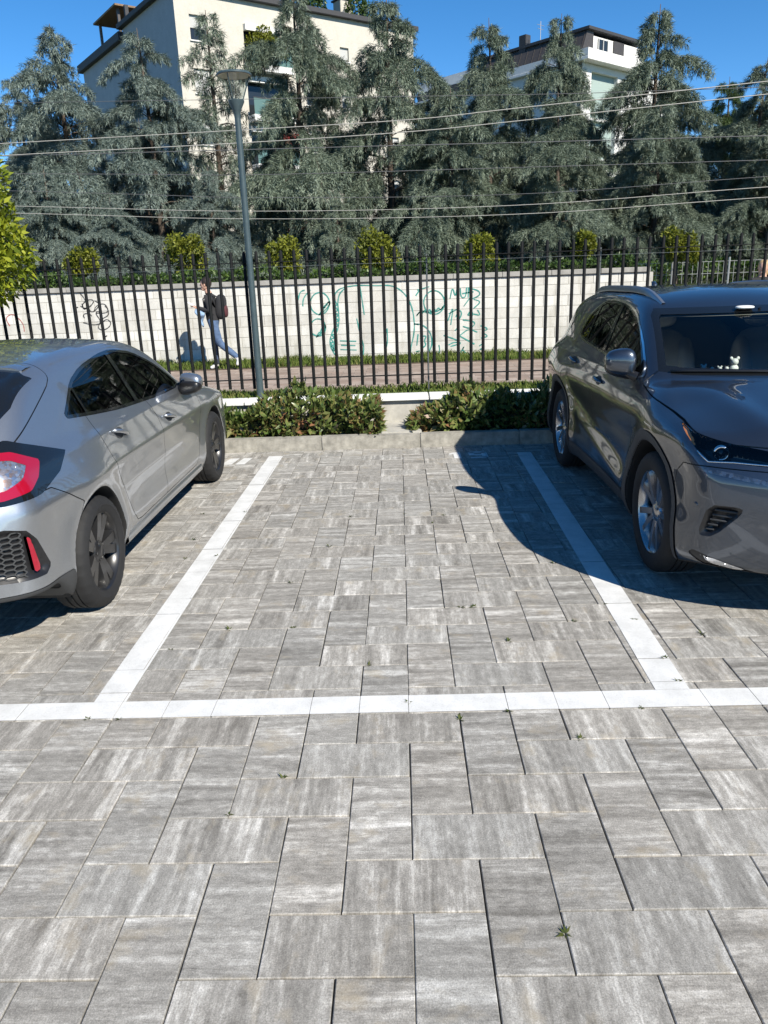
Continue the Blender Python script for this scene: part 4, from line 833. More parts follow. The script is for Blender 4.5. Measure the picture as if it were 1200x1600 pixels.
class Suv:                                      # dark grey high car with roof rails
    WB = 2.62; R = 0.360; RA = 0.425; TX = 0.905
    lo = (-1.03, -1.12, 0.15); hi = (1.03, 3.72, 1.72)
    plan = curve([(-1.1, .84), (-.6, .895), (0, .915), (.6, .905), (1.3, .893), (2.0, .900), (2.66, .915), (3.1, .90), (3.4, .875), (3.7, .82)])
    prof = curve([(.10, -.07), (.22, -.045), (.32, -.012), (.42, -.004), (.56, -.018), (.70, -.020), (.80, -.006), (.88, .004), (.94, -.004), (1.0, -.028), (1.08, -.072), (1.16, -.13), (1.3, -.25)], blur=14)
    Tb = curve([(-1.2, 1.02), (-1.0, 1.07), (-.7, 1.15), (-.3, 1.185), (.3, 1.165), (1.2, 1.115), (2.0, 1.10), (2.4, 1.115), (2.7, 1.085), (3.0, 1.04), (3.3, .965), (3.5, .875), (3.62, .77), (3.7, .66)])
    yr = curve([(.1, -.86), (.25, -.94), (.45, -.985), (.6, -.99), (.75, -.985), (.9, -.96), (1.05, -.90), (1.2, -.80), (1.5, -.55)])
    yf = curve([(.1, 3.42), (.2, 3.50), (.30, 3.555), (.45, 3.575), (.6, 3.585), (.72, 3.575), (.82, 3.53), (.95, 3.42), (1.1, 3.2)])
    Tr = curve([(-1.3, .2), (-1.12, .70), (-1.01, 1.02), (-.90, 1.20), (-.76, 1.37), (-.62, 1.485), (-.4, 1.54), (0, 1.585), (.5, 1.606), (.95, 1.608), (1.3, 1.588), (1.55, 1.548), (1.8, 1.458), (2.1, 1.315), (2.4, 1.145), (2.7, .975), (2.95, .80), (3.2, .45), (3.5, .0)], blur=20)
    Wg0 = curve([(-1.1, .66), (-.8, .735), (-.4, .80), (.2, .835), (1.0, .84), (1.7, .83), (2.2, .80), (2.7, .75), (3.0, .7)])
    @classmethod
    def sdf(c, x, y, z):
        ax = np.abs(x)
        r0 = np.hypot(y, z-c.R); r1 = np.hypot(y-c.WB, z-c.R)
        fl = .024*np.exp(-((r0-.47)/.085)**2) + .024*np.exp(-((r1-.47)/.085)**2)
        hau = .022*np.exp(-((y+.05)/.40)**2)*np.exp(-((z-.92)/.12)**2) + .012*np.exp(-((y-2.7)/.4)**2)*np.exp(-((z-.92)/.10)**2)
        # diagonal crease sweeping up along the lower doors
        zc = .40 + (2.0-y)*.16; dz = z-zc
        dia = (-.016*np.exp(-((dz-.09)/.075)**2) + .012*np.exp(-((dz+.03)/.06)**2))*sstep(.35, .75, y)*sstep(2.25, 1.85, y)
        W = c.plan(y) + c.prof(z) + fl*sstep(1.0, .75, z) + hau + dia
        side = ax - W
        crown = .045 + .045*sstep(2.2, 2.8, y)
        bl = .022*np.exp(-((ax-(.56+.10*(y-3.0)*-1))/.10)**2)*sstep(2.35, 2.7, y)        # raised bonnet edges
        tb = c.Tb(y); top = (z - (tb - crown*(ax/.8)**2 + bl))/np.sqrt(1 + c.Tb.slope(y)**2)
        rear = (c.yr(z) + .19*(ax/.88)**3.0) - y
        front = y - (c.yf(z) - .34*(ax/.88)**2.5)
        bot = (.205 + .06*sstep(-.4, -.95, y) + .060*sstep(2.95, 3.3, y)) - z
        d = smax(side, top, .085); d = smax(d, rear*.93, .09); d = smax(d, front*.9, .085); d = smax(d, bot, .04)
        yy = y + .15*(ax/.62)**2*sstep(1.2, 2.3, y) - .06*(ax/.62)**2*sstep(.2, -.7, y)
        tr = c.Tr(yy) - .040*(ax/.6)**2; t = (z - tr)/np.sqrt(1 + c.Tr.slope(yy)**2)
        s = (ax - (c.Wg0(y) - .40*np.maximum(z-1.10, -.04) - .12*np.maximum(z-1.38, 0)**1.3))*.92
        g = np.maximum(smax(s, t, .075), .60 - z)
        d = smin(d, g, .045)
        for yw in (0, c.WB):
            rr = np.hypot(y-yw, z-c.R); d = smax(d, -np.maximum(rr-c.RA, .56-ax), .014)
        return d
#CARCORE-END
def mesh_solid(car, res):
    """surface nets on the signed field, then snapped to the surface"""
    ax = [np.arange(car.lo[i], car.hi[i]+res, res, dtype=np.float32) for i in range(3)]
    # keep x symmetric
    n = int(math.ceil(car.hi[0]/res)); ax[0] = (np.arange(-n, n+1)*res).astype(np.float32)
    D = np.empty((len(ax[0]), len(ax[1]), len(ax[2])), np.float32)
    Yg, Zg = np.meshgrid(ax[1], ax[2], indexing='ij')
    for i in range(n, 2*n+1):
        D[i] = car.sdf(np.full_like(Yg, abs(ax[0][i])), Yg, Zg); D[2*n-i] = D[i]
    S = D < 0
    c = [S[dx:S.shape[0]-1+dx, dy:S.shape[1]-1+dy, dz:S.shape[2]-1+dz] for dx in (0, 1) for dy in (0, 1) for dz in (0, 1)]
    cnt = sum(q.astype(np.int8) for q in c); act = (cnt > 0) & (cnt < 8)
    idx = np.full(act.shape, -1, np.int32); I = np.argwhere(act); idx[act] = np.arange(len(I))
    P = np.stack([ax[k][I[:, k]] + res/2 for k in range(3)], 1).astype(np.float64)
    quads = []
    for a in range(3):
        b, d = (a+1) % 3, (a+2) % 3
        s0 = [slice(None)]*3; s1 = [slice(None)]*3; s0[a] = slice(0, -1); s1[a] = slice(1, None)
        X = S[tuple(s0)] != S[tuple(s1)]; E = np.argwhere(X)
        ok = (E[:, b] > 0) & (E[:, d] > 0) & (E[:, b] < S.shape[b]-1) & (E[:, d] < S.shape[d]-1); E = E[ok]
        ins = S[tuple(E.T)]
        def cell(ob, od):
            q = E.copy(); q[:, b] += ob; q[:, d] += od; return idx[tuple(q.T)]
        q = np.stack([cell(-1, -1), cell(0, -1), cell(0, 0), cell(-1, 0)], 1); q[~ins] = q[~ins][:, ::-1]
        quads.append(q)
    Q = np.vstack(quads); Q = Q[(Q >= 0).all(1)]
    def grad(P):
        e = 2e-3; g = np.empty_like(P)
        for k in range(3):
            A = P.copy(); B = P.copy(); A[:, k] += e; B[:, k] -= e; g[:, k] = (car.sdf(*A.T) - car.sdf(*B.T))/(2*e)
        return g
    for it in range(5):
        g = grad(P); d = car.sdf(*P.T); st = d/np.maximum((g*g).sum(1), .05); st = np.clip(st, -res*.6, res*.6); P = P - g*st[:, None]
    T = np.vstack([Q[:, [0, 1, 2]], Q[:, [0, 2, 3]]])
    return P, T, grad
def poly_field(poly, p, q):
    """signed distance to a 2-D polygon, positive inside"""
    pts = np.stack([p, q], 1); n = len(poly); best = np.full(len(pts), 1e9); ins = np.zeros(len(pts), bool)
    for i in range(n):
        a = np.array(poly[i]); b = np.array(poly[(i+1) % n]); e = b-a; w = pts-a
        t = np.clip((w@e)/max(e@e, 1e-12), 0, 1); best = np.minimum(best, np.linalg.norm(w-t[:, None]*e, axis=1))
        cnd = ((a[1] <= q) & (b[1] > q)) | ((b[1] <= q) & (a[1] > q))
        with np.errstate(divide='ignore', invalid='ignore'): xi = a[0]+(q-a[1])/(b[1]-a[1])*(b[0]-a[0])
        ins ^= cnd & (p < xi)
    return np.where(ins, best, -best)
def line_field(line, p, q):
    pts = np.stack([p, q], 1); best = np.full(len(pts), 1e9)
    for i in range(len(line)-1):
        a = np.array(line[i]); b = np.array(line[i+1]); e = b-a; w = pts-a
        t = np.clip((w@e)/(e@e), 0, 1); best = np.minimum(best, np.linalg.norm(w-t[:, None]*e, axis=1))
    return best
def rounded(poly, k=2):
    Q = [np.array(p, float) for p in poly]
    for _ in range(k):
        N = []
        for i in range(len(Q)): a, b = Q[i], Q[(i+1) % len(Q)]; N += [a*.8+b*.2, a*.2+b*.8]
        Q = N
    return [tuple(q) for q in Q]
SQ2 = math.sqrt(2)
class Shell:
    def __init__(s, car, res):
        s.car = car; s.V, s.F, s.grad = mesh_solid(car, res); s.R = np.zeros(len(s.F), np.int32); s.names = ['body']; s.N = s.normals()
    def normals(s):
        g = s.grad(s.V); return g/np.maximum(np.linalg.norm(g, axis=1)[:, None], 1e-6)
    def pq(s, proj, V=None):
        V = s.V if V is None else V; a = np.abs(V[:, 0])
        return {'side': (V[:, 1], V[:, 2]), 'end': (a, V[:, 2]), 'top': (a, V[:, 1]), 'rearc': ((a+V[:, 1])/SQ2, V[:, 2]), 'frontc': ((a-V[:, 1])/SQ2, V[:, 2])}[proj]
    def clip(s, fld, fm):
        """split the triangles of fm along fld = 0"""
        f = fld.copy(); f[np.abs(f) < 1e-6] = 1e-6; pos = f > 0; pf = pos[s.F]; k = pf.sum(1)
        mix = fm & (k > 0) & (k < 3); M_ = np.nonzero(mix)[0]
        if len(M_) == 0: return fld
        T = s.F[M_]; lone = np.where(k[M_] == 1, pf[M_].argmax(1), (~pf[M_]).argmax(1))
        a = T[np.arange(len(T)), lone]; b = T[np.arange(len(T)), (lone+1) % 3]; c = T[np.arange(len(T)), (lone+2) % 3]
        E = np.vstack([np.stack([a, b], 1), np.stack([a, c], 1)]); Es = np.sort(E, 1)
        U, inv = np.unique(Es, axis=0, return_inverse=True); inv = inv.ravel()
        t = f[U[:, 0]]/(f[U[:, 0]]-f[U[:, 1]]); nv = s.V[U[:, 0]]*(1-t[:, None]) + s.V[U[:, 1]]*t[:, None]
        nn = s.N[U[:, 0]]*(1-t[:, None]) + s.N[U[:, 1]]*t[:, None]; o = len(s.V)
        s.V = np.vstack([s.V, nv]); s.N = np.vstack([s.N, nn/np.maximum(np.linalg.norm(nn, axis=1)[:, None], 1e-6)]); s.nnew = len(nv)
        e1 = o+inv[:len(T)]; e2 = o+inv[len(T):]; r = s.R[M_]
        s.F = np.vstack([s.F[~mix], np.stack([a, e1, e2], 1), np.stack([e1, b, c], 1), np.stack([e1, c, e2], 1)]); s.R = np.concatenate([s.R[~mix], r, r, r])
        s.U, s.t = U, t
        return np.concatenate([fld, np.zeros(len(nv))])
    def region(s, name, field, vmask, level=0.0, over=(0,)):
        """faces of the regions in 'over' where field(V) > level and vmask(V, N) become region 'name'"""
        vm = vmask(s.V, s.N); fm = vm[s.F].all(1) & np.isin(s.R, over)
        fld = field(s) - level; s.clip(fld, fm)
        vm = vmask(s.V, s.N); f2 = field(s) - level; C = f2[s.F].mean(1)
        sel = vm[s.F].all(1) & np.isin(s.R, over) & (C > 0)
        if name not in s.names: s.names.append(name)
        s.R[sel] = s.names.index(name); return s.names.index(name)
    def poly(s, name, proj, pl, vmask, level=0.0, over=(0,)):
        return s.region(name, lambda q: poly_field(pl, *q.pq(proj)), vmask, level, over)
    def panel(s, name, proj, pl, vmask, gap=.0026, over=(0,)):
        """a panel with a real gap round it"""
        s.poly('gap', proj, pl, vmask, -gap, over); g = s.names.index('gap')
        return s.poly(name, proj, pl, vmask, gap, (g,))
    def finish(s): s.N = s.normals()
    def extract(s, name, off=None, side=None):
        if name not in s.names: return None
        sel = s.R == s.names.index(name)
        if side is not None: sel &= (np.sign(s.V[s.F][:, :, 0].mean(1)) == side)
        F = s.F[sel]
        if len(F) == 0: return None
        u, inv = np.unique(F, return_inverse=True); V = s.V[u].copy(); N = s.N[u]
        if off is not None: V = V + N*(off(V)[:, None] if callable(off) else off)
        return V, inv.reshape(-1, 3), N
def shell_obj(name, data, mat, parent, own_normals=False):
    V, F, N = data
    me = bpy.data.meshes.new(name); me.vertices.add(len(V)); me.vertices.foreach_set('co', V.astype(np.float32).ravel())
    me.loops.add(len(F)*3); me.loops.foreach_set('vertex_index', F.astype(np.int32).ravel())
    me.polygons.add(len(F)); me.polygons.foreach_set('loop_start', np.arange(0, len(F)*3, 3, dtype=np.int32)); me.polygons.foreach_set('loop_total', np.full(len(F), 3, np.int32))
    me.polygons.foreach_set('use_smooth', np.ones(len(F), bool)); me.update(calc_edges=True); me.validate()
    if not own_normals and len(me.vertices) == len(N): me.normals_split_custom_set_from_vertices(N.astype(np.float32))
    return link(name, me, mat, parent)
def side_hit(bvh, y, z, s=1):
    h = bvh.ray_cast(Vector((s*2.0, y, z)), Vector((-s, 0, 0))); return h[0], h[1]
def diag_hit(bvh, h_, z, end, s=1):
    """point of the corner surface whose diagonal coordinate is h_; end=-1 rear corner, +1 front corner"""
    # tangent axis (1, -end)/sqrt2, outward (1, end)/sqrt2, for the +x side
    t = Vector((1/SQ2, -end/SQ2, 0)); o = Vector((1/SQ2, end/SQ2, 0)); p = t*h_ + o*5 + Vector((0, 0, z)); d = -o
    if s < 0: p.x *= -1; d.x *= -1
    r = bvh.ray_cast(p, d); return r[0], r[1]

def carpaint(name, col, flake=0.35):
    m, nt, b = nmat(name); b.inputs['Base Color'].default_value = (*col, 1); b.inputs['Metallic'].default_value = 0.85; b.inputs['Roughness'].default_value = 0.36
    b.inputs['Coat Weight'].default_value = 1.0; b.inputs['Coat Roughness'].default_value = 0.025; b.inputs['Coat IOR'].default_value = 1.7
    tc = nt.nodes.new('ShaderNodeTexCoord'); n = noise(nt, tc.outputs['Object'], 420, 2, .6)
    r = ramp(nt, n, [(0.3, tuple(c*(1-flake*.4) for c in col)), (0.7, tuple(min(1, c*(1+flake*.4)) for c in col))]); nt.links.new(r, b.inputs['Base Color'])
    d = noise(nt, tc.outputs['Object'], 2.5, 4, .6); rr = ramp(nt, d, [(.35, .02), (.75, .07)]); nt.links.new(rr, b.inputs['Coat Roughness'])
    return m
def glassmat(name, tint, rough=0.0):
    m, nt, b = nmat(name); nt.nodes.remove(b)
    tr = nt.nodes.new('ShaderNodeBsdfTransparent'); tr.inputs[0].default_value = (*tint, 1)
    gl = nt.nodes.new('ShaderNodeBsdfGlossy'); gl.inputs['Roughness'].default_value = 0.01
    fr = nt.nodes.new('ShaderNodeFresnel'); fr.inputs[0].default_value = 1.5
    mx = nt.nodes.new('ShaderNodeMixShader'); nt.links.new(fr.outputs[0], mx.inputs[0]); nt.links.new(tr.outputs[0], mx.inputs[1]); nt.links.new(gl.outputs[0], mx.inputs[2])
    nt.links.new(mx.outputs[0], nt.nodes['Material Output'].inputs['Surface']); return m
M['silver'] = carpaint('silver_car_paint', (0.370, 0.388, 0.410))
M['graphite'] = carpaint('dark_grey_car_paint', (0.064, 0.076, 0.097))
M['tint'] = glassmat('tinted_car_glass', (0.09, 0.10, 0.10)); M['clearglass'] = glassmat('windscreen_glass', (0.86, 0.92, 0.90)); M['lampglass'] = glassmat('lamp_cover', (.85, .87, .88))
M['blacktrim'] = plain('black_trim', (0.012, 0.012, 0.013), 0.35); M['gloss_black'] = plain('gloss_black', (0.008, 0.009, 0.010), 0.06, coat=.5)
M['plastic'] = plain('grey_black_plastic', (0.040, 0.041, 0.042), 0.62, bump=.1, bscale=300); M['liner'] = plain('wheel_liner', (0.010, 0.010, 0.010), 0.9)
M['chrome'] = plain('chrome', (0.72, 0.73, 0.74), 0.12, metal=1.0); M['rubber'] = plain('tyre_rubber', (0.012, 0.012, 0.0125), 0.78, var=.25, scale=14, bump=.1, bscale=90)
M['darkrim'] = plain('dark_alloy', (0.022, 0.022, 0.023), 0.30, metal=.3, coat=.3); M['silverrim'] = plain('machined_alloy', (0.42, 0.42, 0.43), 0.24, metal=.95, coat=.4)
M['disc'] = plain('brake_disc', (0.05, 0.048, 0.046), 0.6, metal=.6)
M['redlamp'] = plain('red_lamp', (0.30, 0.004, 0.020), 0.10, coat=1.0); M['redlamp'].node_tree.nodes['Principled BSDF'].inputs['Emission Color'].default_value = (0, 0, 0, 1)
def sparkle(name, cols, sc):  # glints painted in: every lamp facet gets its own random tone
    m, nt, b = nmat(name); tc = nt.nodes.new('ShaderNodeTexCoord'); v = nt.nodes.new('ShaderNodeTexVoronoi'); v.inputs['Scale'].default_value = sc; nt.links.new(tc.outputs['Object'], v.inputs['Vector'])
    sp = nt.nodes.new('ShaderNodeSeparateColor'); nt.links.new(v.outputs['Color'], sp.inputs[0])
    nt.links.new(ramp(nt, sp.outputs[0], [(i/(len(cols)-1), c) for i, c in enumerate(cols)]), b.inputs['Base Color']); b.inputs['Metallic'].default_value = .85; b.inputs['Roughness'].default_value = .2
    b.inputs['Coat Weight'].default_value = 1; b.inputs['Coat Roughness'].default_value = .02
    bp = nt.nodes.new('ShaderNodeBump'); bp.inputs['Strength'].default_value = .8; bp.inputs['Distance'].default_value = .02; nt.links.new(sp.outputs[1], bp.inputs['Height']); nt.links.new(bp.outputs[0], b.inputs['Normal'])
    return m
M['clearlamp'] = sparkle('faceted_clear_lamp', [(.70, .70, .72), (.45, .50, .58), (.62, .40, .28), (.80, .80, .80), (.34, .40, .50)], 70)
M['chromelamp'] = sparkle('faceted_chrome_lamp', [(.8, .8, .82), (.5, .52, .55), (.9, .9, .9)], 60)
M['amber'] = plain('amber_lamp', (0.55, 0.20, 0.05), 0.15, coat=1.0)
M['seat_dark'] = plain('dark_upholstery', (0.025, 0.025, 0.027), 0.8); M['seat_pale'] = plain('pale_upholstery', (0.62, 0.63, 0.62), 0.6); M['dash'] = plain('dashboard', (0.022, 0.022, 0.024), 0.7)

def wheel(parent, x, y, R, rim, width, style, mat_rim):
    """one wheel: the axle lies along x, outside towards the sign of x"""
    s = 1 if x > 0 else -1; Mx = Matrix.Rotation(s*PI/2, 4, 'Y')     # local +z of the lathe -> outward
    w = empty('wheel', (x, y, R), 0, parent); h = width/2
    # tyre with tread grooves and shoulder blocks
    prof = [(rim-.006, -h+.012), (rim+.012, -h), (R-.055, -h-.006), (R-.022, -h+.004), (R-.006, -h+.022), (R, -h+.045), (R, -.040), (R-.008, -.038), (R-.008, -.030), (R, -.028), (R, -.006), (R-.008, -.004), (R-.008, .004), (R, .006), (R, .028), (R-.008, .030), (R-.008, .038), (R, .040), (R, h-.045), (R-.006, h-.022), (R-.022, h-.004), (R-.055, h+.006), (rim+.030, h+.003), (rim+.012, h), (rim-.006, h-.012)]
    n = 96; V = []; F = []
    for i, (rr, hh) in enumerate(prof):
        for k in range(n):
            q = rr - (.0045 if (k % 3 == 0 and i in (3, 4, 5, 18, 19, 20)) else 0); a = 2*PI*k/n
            V.append(Mx @ Vector((q*math.cos(a), q*math.sin(a), hh)))
    for i in range(len(prof)-1):
        for k in range(n): F.append((i*n+k, i*n+(k+1) % n, (i+1)*n+(k+1) % n, (i+1)*n+k))
    link('tyre', pymesh('tyre', V, F, 40), M['rubber'], w)
    b = MB(); f = h-.018
    b.lathe([(rim-.004, -h+.02), (rim-.02, -h+.05), (rim-.030, .02), (rim-.026, f-.035), (rim-.012, f-.004), (rim-.002, f+.006), (rim+.006, f+.004), (rim+.004, f-.012)], 56, Mx)
    def bar(r0, r1, a0, a1, w0, w1, z0, z1, th):
        pts = []
        for (rr, aa, ww, zz) in ((r0, a0, w0, z0), ((r0+r1)/2, (a0+a1)/2, (w0+w1)/2, (z0*.4+z1*.6)), (r1, a1, w1, z1)):
            c = Vector((math.cos(aa), math.sin(aa), 0))*rr; t = Vector((-math.sin(aa), math.cos(aa), 0))
            pts += [c+t*ww+Vector((0, 0, zz-th)), c+t*ww*.72+Vector((0, 0, zz)), c-t*ww*.72+Vector((0, 0, zz)), c-t*ww+Vector((0, 0, zz-th))]
        b.add([Mx @ p for p in pts], [(0, 1, 5, 4), (1, 2, 6, 5), (2, 3, 7, 6), (4, 5, 9, 8), (5, 6, 10, 9), (6, 7, 11, 10), (8, 9, 10, 11), (0, 4, 7, 3), (4, 8, 11, 7)])
    for k in range(5):
        a = 2*PI*k/5 + (.25 if style == 'twin' else .1)
        if style == 'twin':
            for d in (-1, 1): bar(.045, rim-.012, a+d*.17, a+d*.20, .030, .038, f-.028, f-.008, .05)
            bar(.04, rim*.70, a, a, .026, .012, f-.042, f-.040, .03)
        else:
            bar(.045, rim-.012, a-.18, a-.16, .024, .027, f-.022, f-.004, .05); bar(.045, rim-.012, a+.25, a+.36, .023, .024, f-.026, f-.010, .05)
    b.lathe([(.0, f-.012), (.030, f-.012), (.036, f-.016), (.062, f-.024), (.070, f-.036), (.070, f-.07)], 28, Mx)
    for k in range(5):
        a = 2*PI*k/5+.9; b.lathe([(.0, f-.020), (.008, f-.020), (.009, f-.030)], 8, Mx @ Matrix.Translation((.050*math.cos(a), .050*math.sin(a), .004)))
    rm = b.build('rim', mat_rim, w, 35)
    MB().lathe([(.05, f-.075), (.15, f-.075), (.15, f-.095), (.05, f-.095)], 32, Mx).build('brake_disc', M['disc'], w, 35)
    MB().lathe([(.02, f-.10), (rim-.035, f-.11)], 32, Mx).build('backplate', M['liner'], w)
    return w
def pieces(data):
    V, F, N = data; lab = np.arange(len(V)); k = np.round(V*2e4).astype(np.int64); _, inv = np.unique(k, axis=0, return_inverse=True); inv = inv.ravel(); G = inv[F]; lab = np.arange(inv.max()+1)
    for _ in range(400):
        m = lab[G].min(1); new = lab.copy(); np.minimum.at(new, G.ravel(), np.repeat(m, 3)); new = new[new]
        if (new == lab).all(): break
        lab = new
    fl = lab[G[:, 0]]; u, c = np.unique(fl, return_counts=True); big = [q for q, n in zip(u, c) if n >= 20]; out = []
    for i, q in enumerate(big):
        sel = (fl == q) if i else ((fl == q) | ~np.isin(fl, big)); w, iv = np.unique(F[sel], return_inverse=True); out.append((V[w], iv.reshape(-1, 3), N[w]))
    return out or [data]
def superell(b, c, r, e=2.6, nu=20, nv=12, M_=None):
    """a rounded box: superellipsoid"""
    M_ = M_ or Matrix.Identity(3); sg = lambda v, p: math.copysign(abs(v)**p, v); V = []; F = []; p = 2/e
    for j in range(nv+1):
        ph = -PI/2 + PI*j/nv
        for i in range(nu):
            th = 2*PI*i/nu; q = Vector((r[0]*sg(math.cos(ph), p)*sg(math.cos(th), p), r[1]*sg(math.cos(ph), p)*sg(math.sin(th), p), r[2]*sg(math.sin(ph), p))); V.append(Vector(c) + M_ @ q)
    for j in range(nv):
        for i in range(nu): F.append((j*nu+i, j*nu+(i+1) % nu, (j+1)*nu+(i+1) % nu, (j+1)*nu+i))
    b.add(V, F); return b
def seat(parent, x, y, z, mat, mat2=None):
    b = MB(); R_ = Matrix.Rotation(math.radians(-16), 3, 'X').inverted()
    superell(b, (x, y+.22, z+.10), (.24, .27, .10)); superell(b, (x, y-.06, z+.42), (.235, .075, .36), 3, 20, 12, Matrix.Rotation(math.radians(14), 3, 'X')); 
    superell(b, (x, y-.17, z+.87), (.13, .05, .10), 2.6); 
    o = b.build('seat', mat, parent, 50)
    if mat2:
        c = MB()
        for sx in (-1, 1): superell(c, (x+sx*.17, y-.02, z+.42), (.065, .085, .30), 2.8, 14, 10, Matrix.Rotation(math.radians(14), 3, 'X'))
        superell(c, (x, y-.135, z+.87), (.10, .035, .085), 2.6); c.build('seat_bolster', mat2, o, 50)
    return o
def band(s, name, field, lo_, hi_, vmask, over):
    """region where lo < field < hi"""
    s.region(name, lambda q: np.minimum(field(q)-lo_, hi_-field(q)), vmask, 0.0, over)
def ridx(s, *names): return tuple(s.names.index(n) for n in names if n in s.names)

def common_cuts(s, car, sill_z, trim_w):
    # wheel liners and underside
    for yw in (0, car.WB):
        f = lambda q, yw=yw: (car.RA+.006) - np.hypot(q.V[:, 1]-yw, q.V[:, 2]-car.R)
        s.region('wheel_liner', f, lambda V, N: np.ones(len(V), bool), 0, (0,))
    s.region('underside', lambda q: -q.N[:, 2]-.72, lambda V, N: V[:, 2] < .40, 0, (0,))
    if trim_w:
        for yw in (0, car.WB):
            f = lambda q, yw=yw: (car.RA+trim_w) - np.hypot(q.V[:, 1]-yw, (q.V[:, 2]-car.R))
            s.region('arch_trim', f, lambda V, N: (np.abs(V[:, 0]) > .72), 0, (0,))

# ------------------------------------------------------------------ silver hatchback
SIDE = lambda V, N: np.abs(N[:, 0]) > .30
ANY = lambda V, N: np.ones(len(V), bool)
def car_root(name, label, pos, rot, sc):
    o = tag(empty(name, (pos[0], pos[1], 0), rot), label, 'car'); o.scale = (sc, sc, sc); return o
def put(s, name, mat, root, off=None, own=False, obj=None, sides=False, out=None):
    res = []
    for sd in ((1, -1) if sides else (None,)):
        d = s.extract(name, off, sd)
        if d is None: continue
        for e in (pieces(d) if name in ('lower_valance', 'arch_trim', 'wheel_liner', 'underside', 'window_trim', 'headlight', 'screen_trim') else [d]): res.append(shell_obj(obj or name, e, mat, root, own))
    return res
def put_trim(s, root, mat=None):
    """dark cabin lining just inside the panels"""
    see = [s.names.index(n) for n in s.names if 'window' in n and 'trim' not in n and 'chrome' not in n or n in ('windscreen', 'rear_glass', 'wheel_liner', 'underside', 'headlight', 'amber_marker', 'bumper_vent', 'reflector', 'grille', 'front_grille')]
    keep = ~np.isin(s.R, see) & (s.V[s.F][:, :, 2].mean(1) > .25); F = s.F[keep]; u, inv = np.unique(F, return_inverse=True)
    shell_obj('cabin_lining', (s.V[u]-s.N[u]*.02, inv.reshape(-1, 3), s.N[u]), mat or M['liner'], root)  # closed inner shell, added to stop sun leaking through the panel gaps
def taper(b, c, r, sd):
    """mirror shells get lower and rake back towards the outside"""
    out = []
    for v in b.V:
        t = (v[0]-c.x)*sd/r[0]; z = (v[2]-c.z)*(1-.20*t) + .10*r[2]*t; out.append((v[0], v[1]-.02*(1+t), c.z+z))
    b.V = out
def mirror(root, c, r, paint_, yaw=0.0, base=None, lower=True):
    for sd in (1, -1):
        X = lambda v: Vector((v[0]*sd, v[1], v[2])); cc = X(c)
        b = MB(); superell(b, cc + Vector((0, .012, .012)), (r[0], r[1], r[2]), 2.9, 24, 14, Matrix.Rotation(sd*-.18, 3, 'Z'))
        taper(b, cc, r, sd); o = b.build('mirror', paint_, root, True)
        k = MB(); superell(k, cc + Vector((-.004*sd, -.012, -.022)), (r[0]*.99, r[1]*.92, r[2]*.80), 3.0, 22, 12, Matrix.Rotation(sd*-.18, 3, 'Z')); 
        taper(k, cc, r, sd); k.tube([cc + Vector((-.05*sd, .02, -r[2]*.7)), (cc+X(base))/2 + Vector((0, .01, -.02)), X(base)], [.030, .026, .034], 10); k.build('mirror_housing', M['blacktrim'], o, 50)
        g = MB(); superell(g, cc + Vector((0, -r[1]*.86, -.004)), (r[0]*.84, .010, r[2]*.74), 3.4, 22, 8, Matrix.Rotation(sd*-.18, 3, 'Z')); g.build('mirror_glass', M['chrome'], o, True)
def handle(root, bvh, y, z, paint_, L=.105, tilt=0.05, hollow_patch=True):
    for sd in (1, -1):
        h, n = side_hit(bvh, y, z, sd)
        if h is None: continue
        b = MB(); pts = []
        for k in range(9):
            t = k/8*2-1; p, q = side_hit(bvh, y+t*L, z-t*tilt*L, sd); p = p or h; q = q or n
            pts.append(p + q*(.004 + .026*(1-abs(t)**3)))
        b.tube(pts, [.008]+[.013]*7+[.008], 10); o = b.build('door_handle', paint_, root, True)
        if hollow_patch:  # flat dark patch on the door, painted as the shaded hollow
            V = []; F = []; m = 18
            p0, q0 = side_hit(bvh, y, z, sd); V.append(p0 + q0*.0015)
            for k in range(m):
                a = 2*PI*k/m; p, q = side_hit(bvh, y+L*.66*math.cos(a), z+.034*math.sin(a), sd); V.append((p or p0) + (q or q0)*.0015)
            for k in range(m): F.append((0, 1+k, 1+(k+1) % m) if sd > 0 else (0, 1+(k+1) % m, 1+k))
            link('handle_shade_patch', pymesh('handle_shade_patch', V, F), M['plastic'], o)
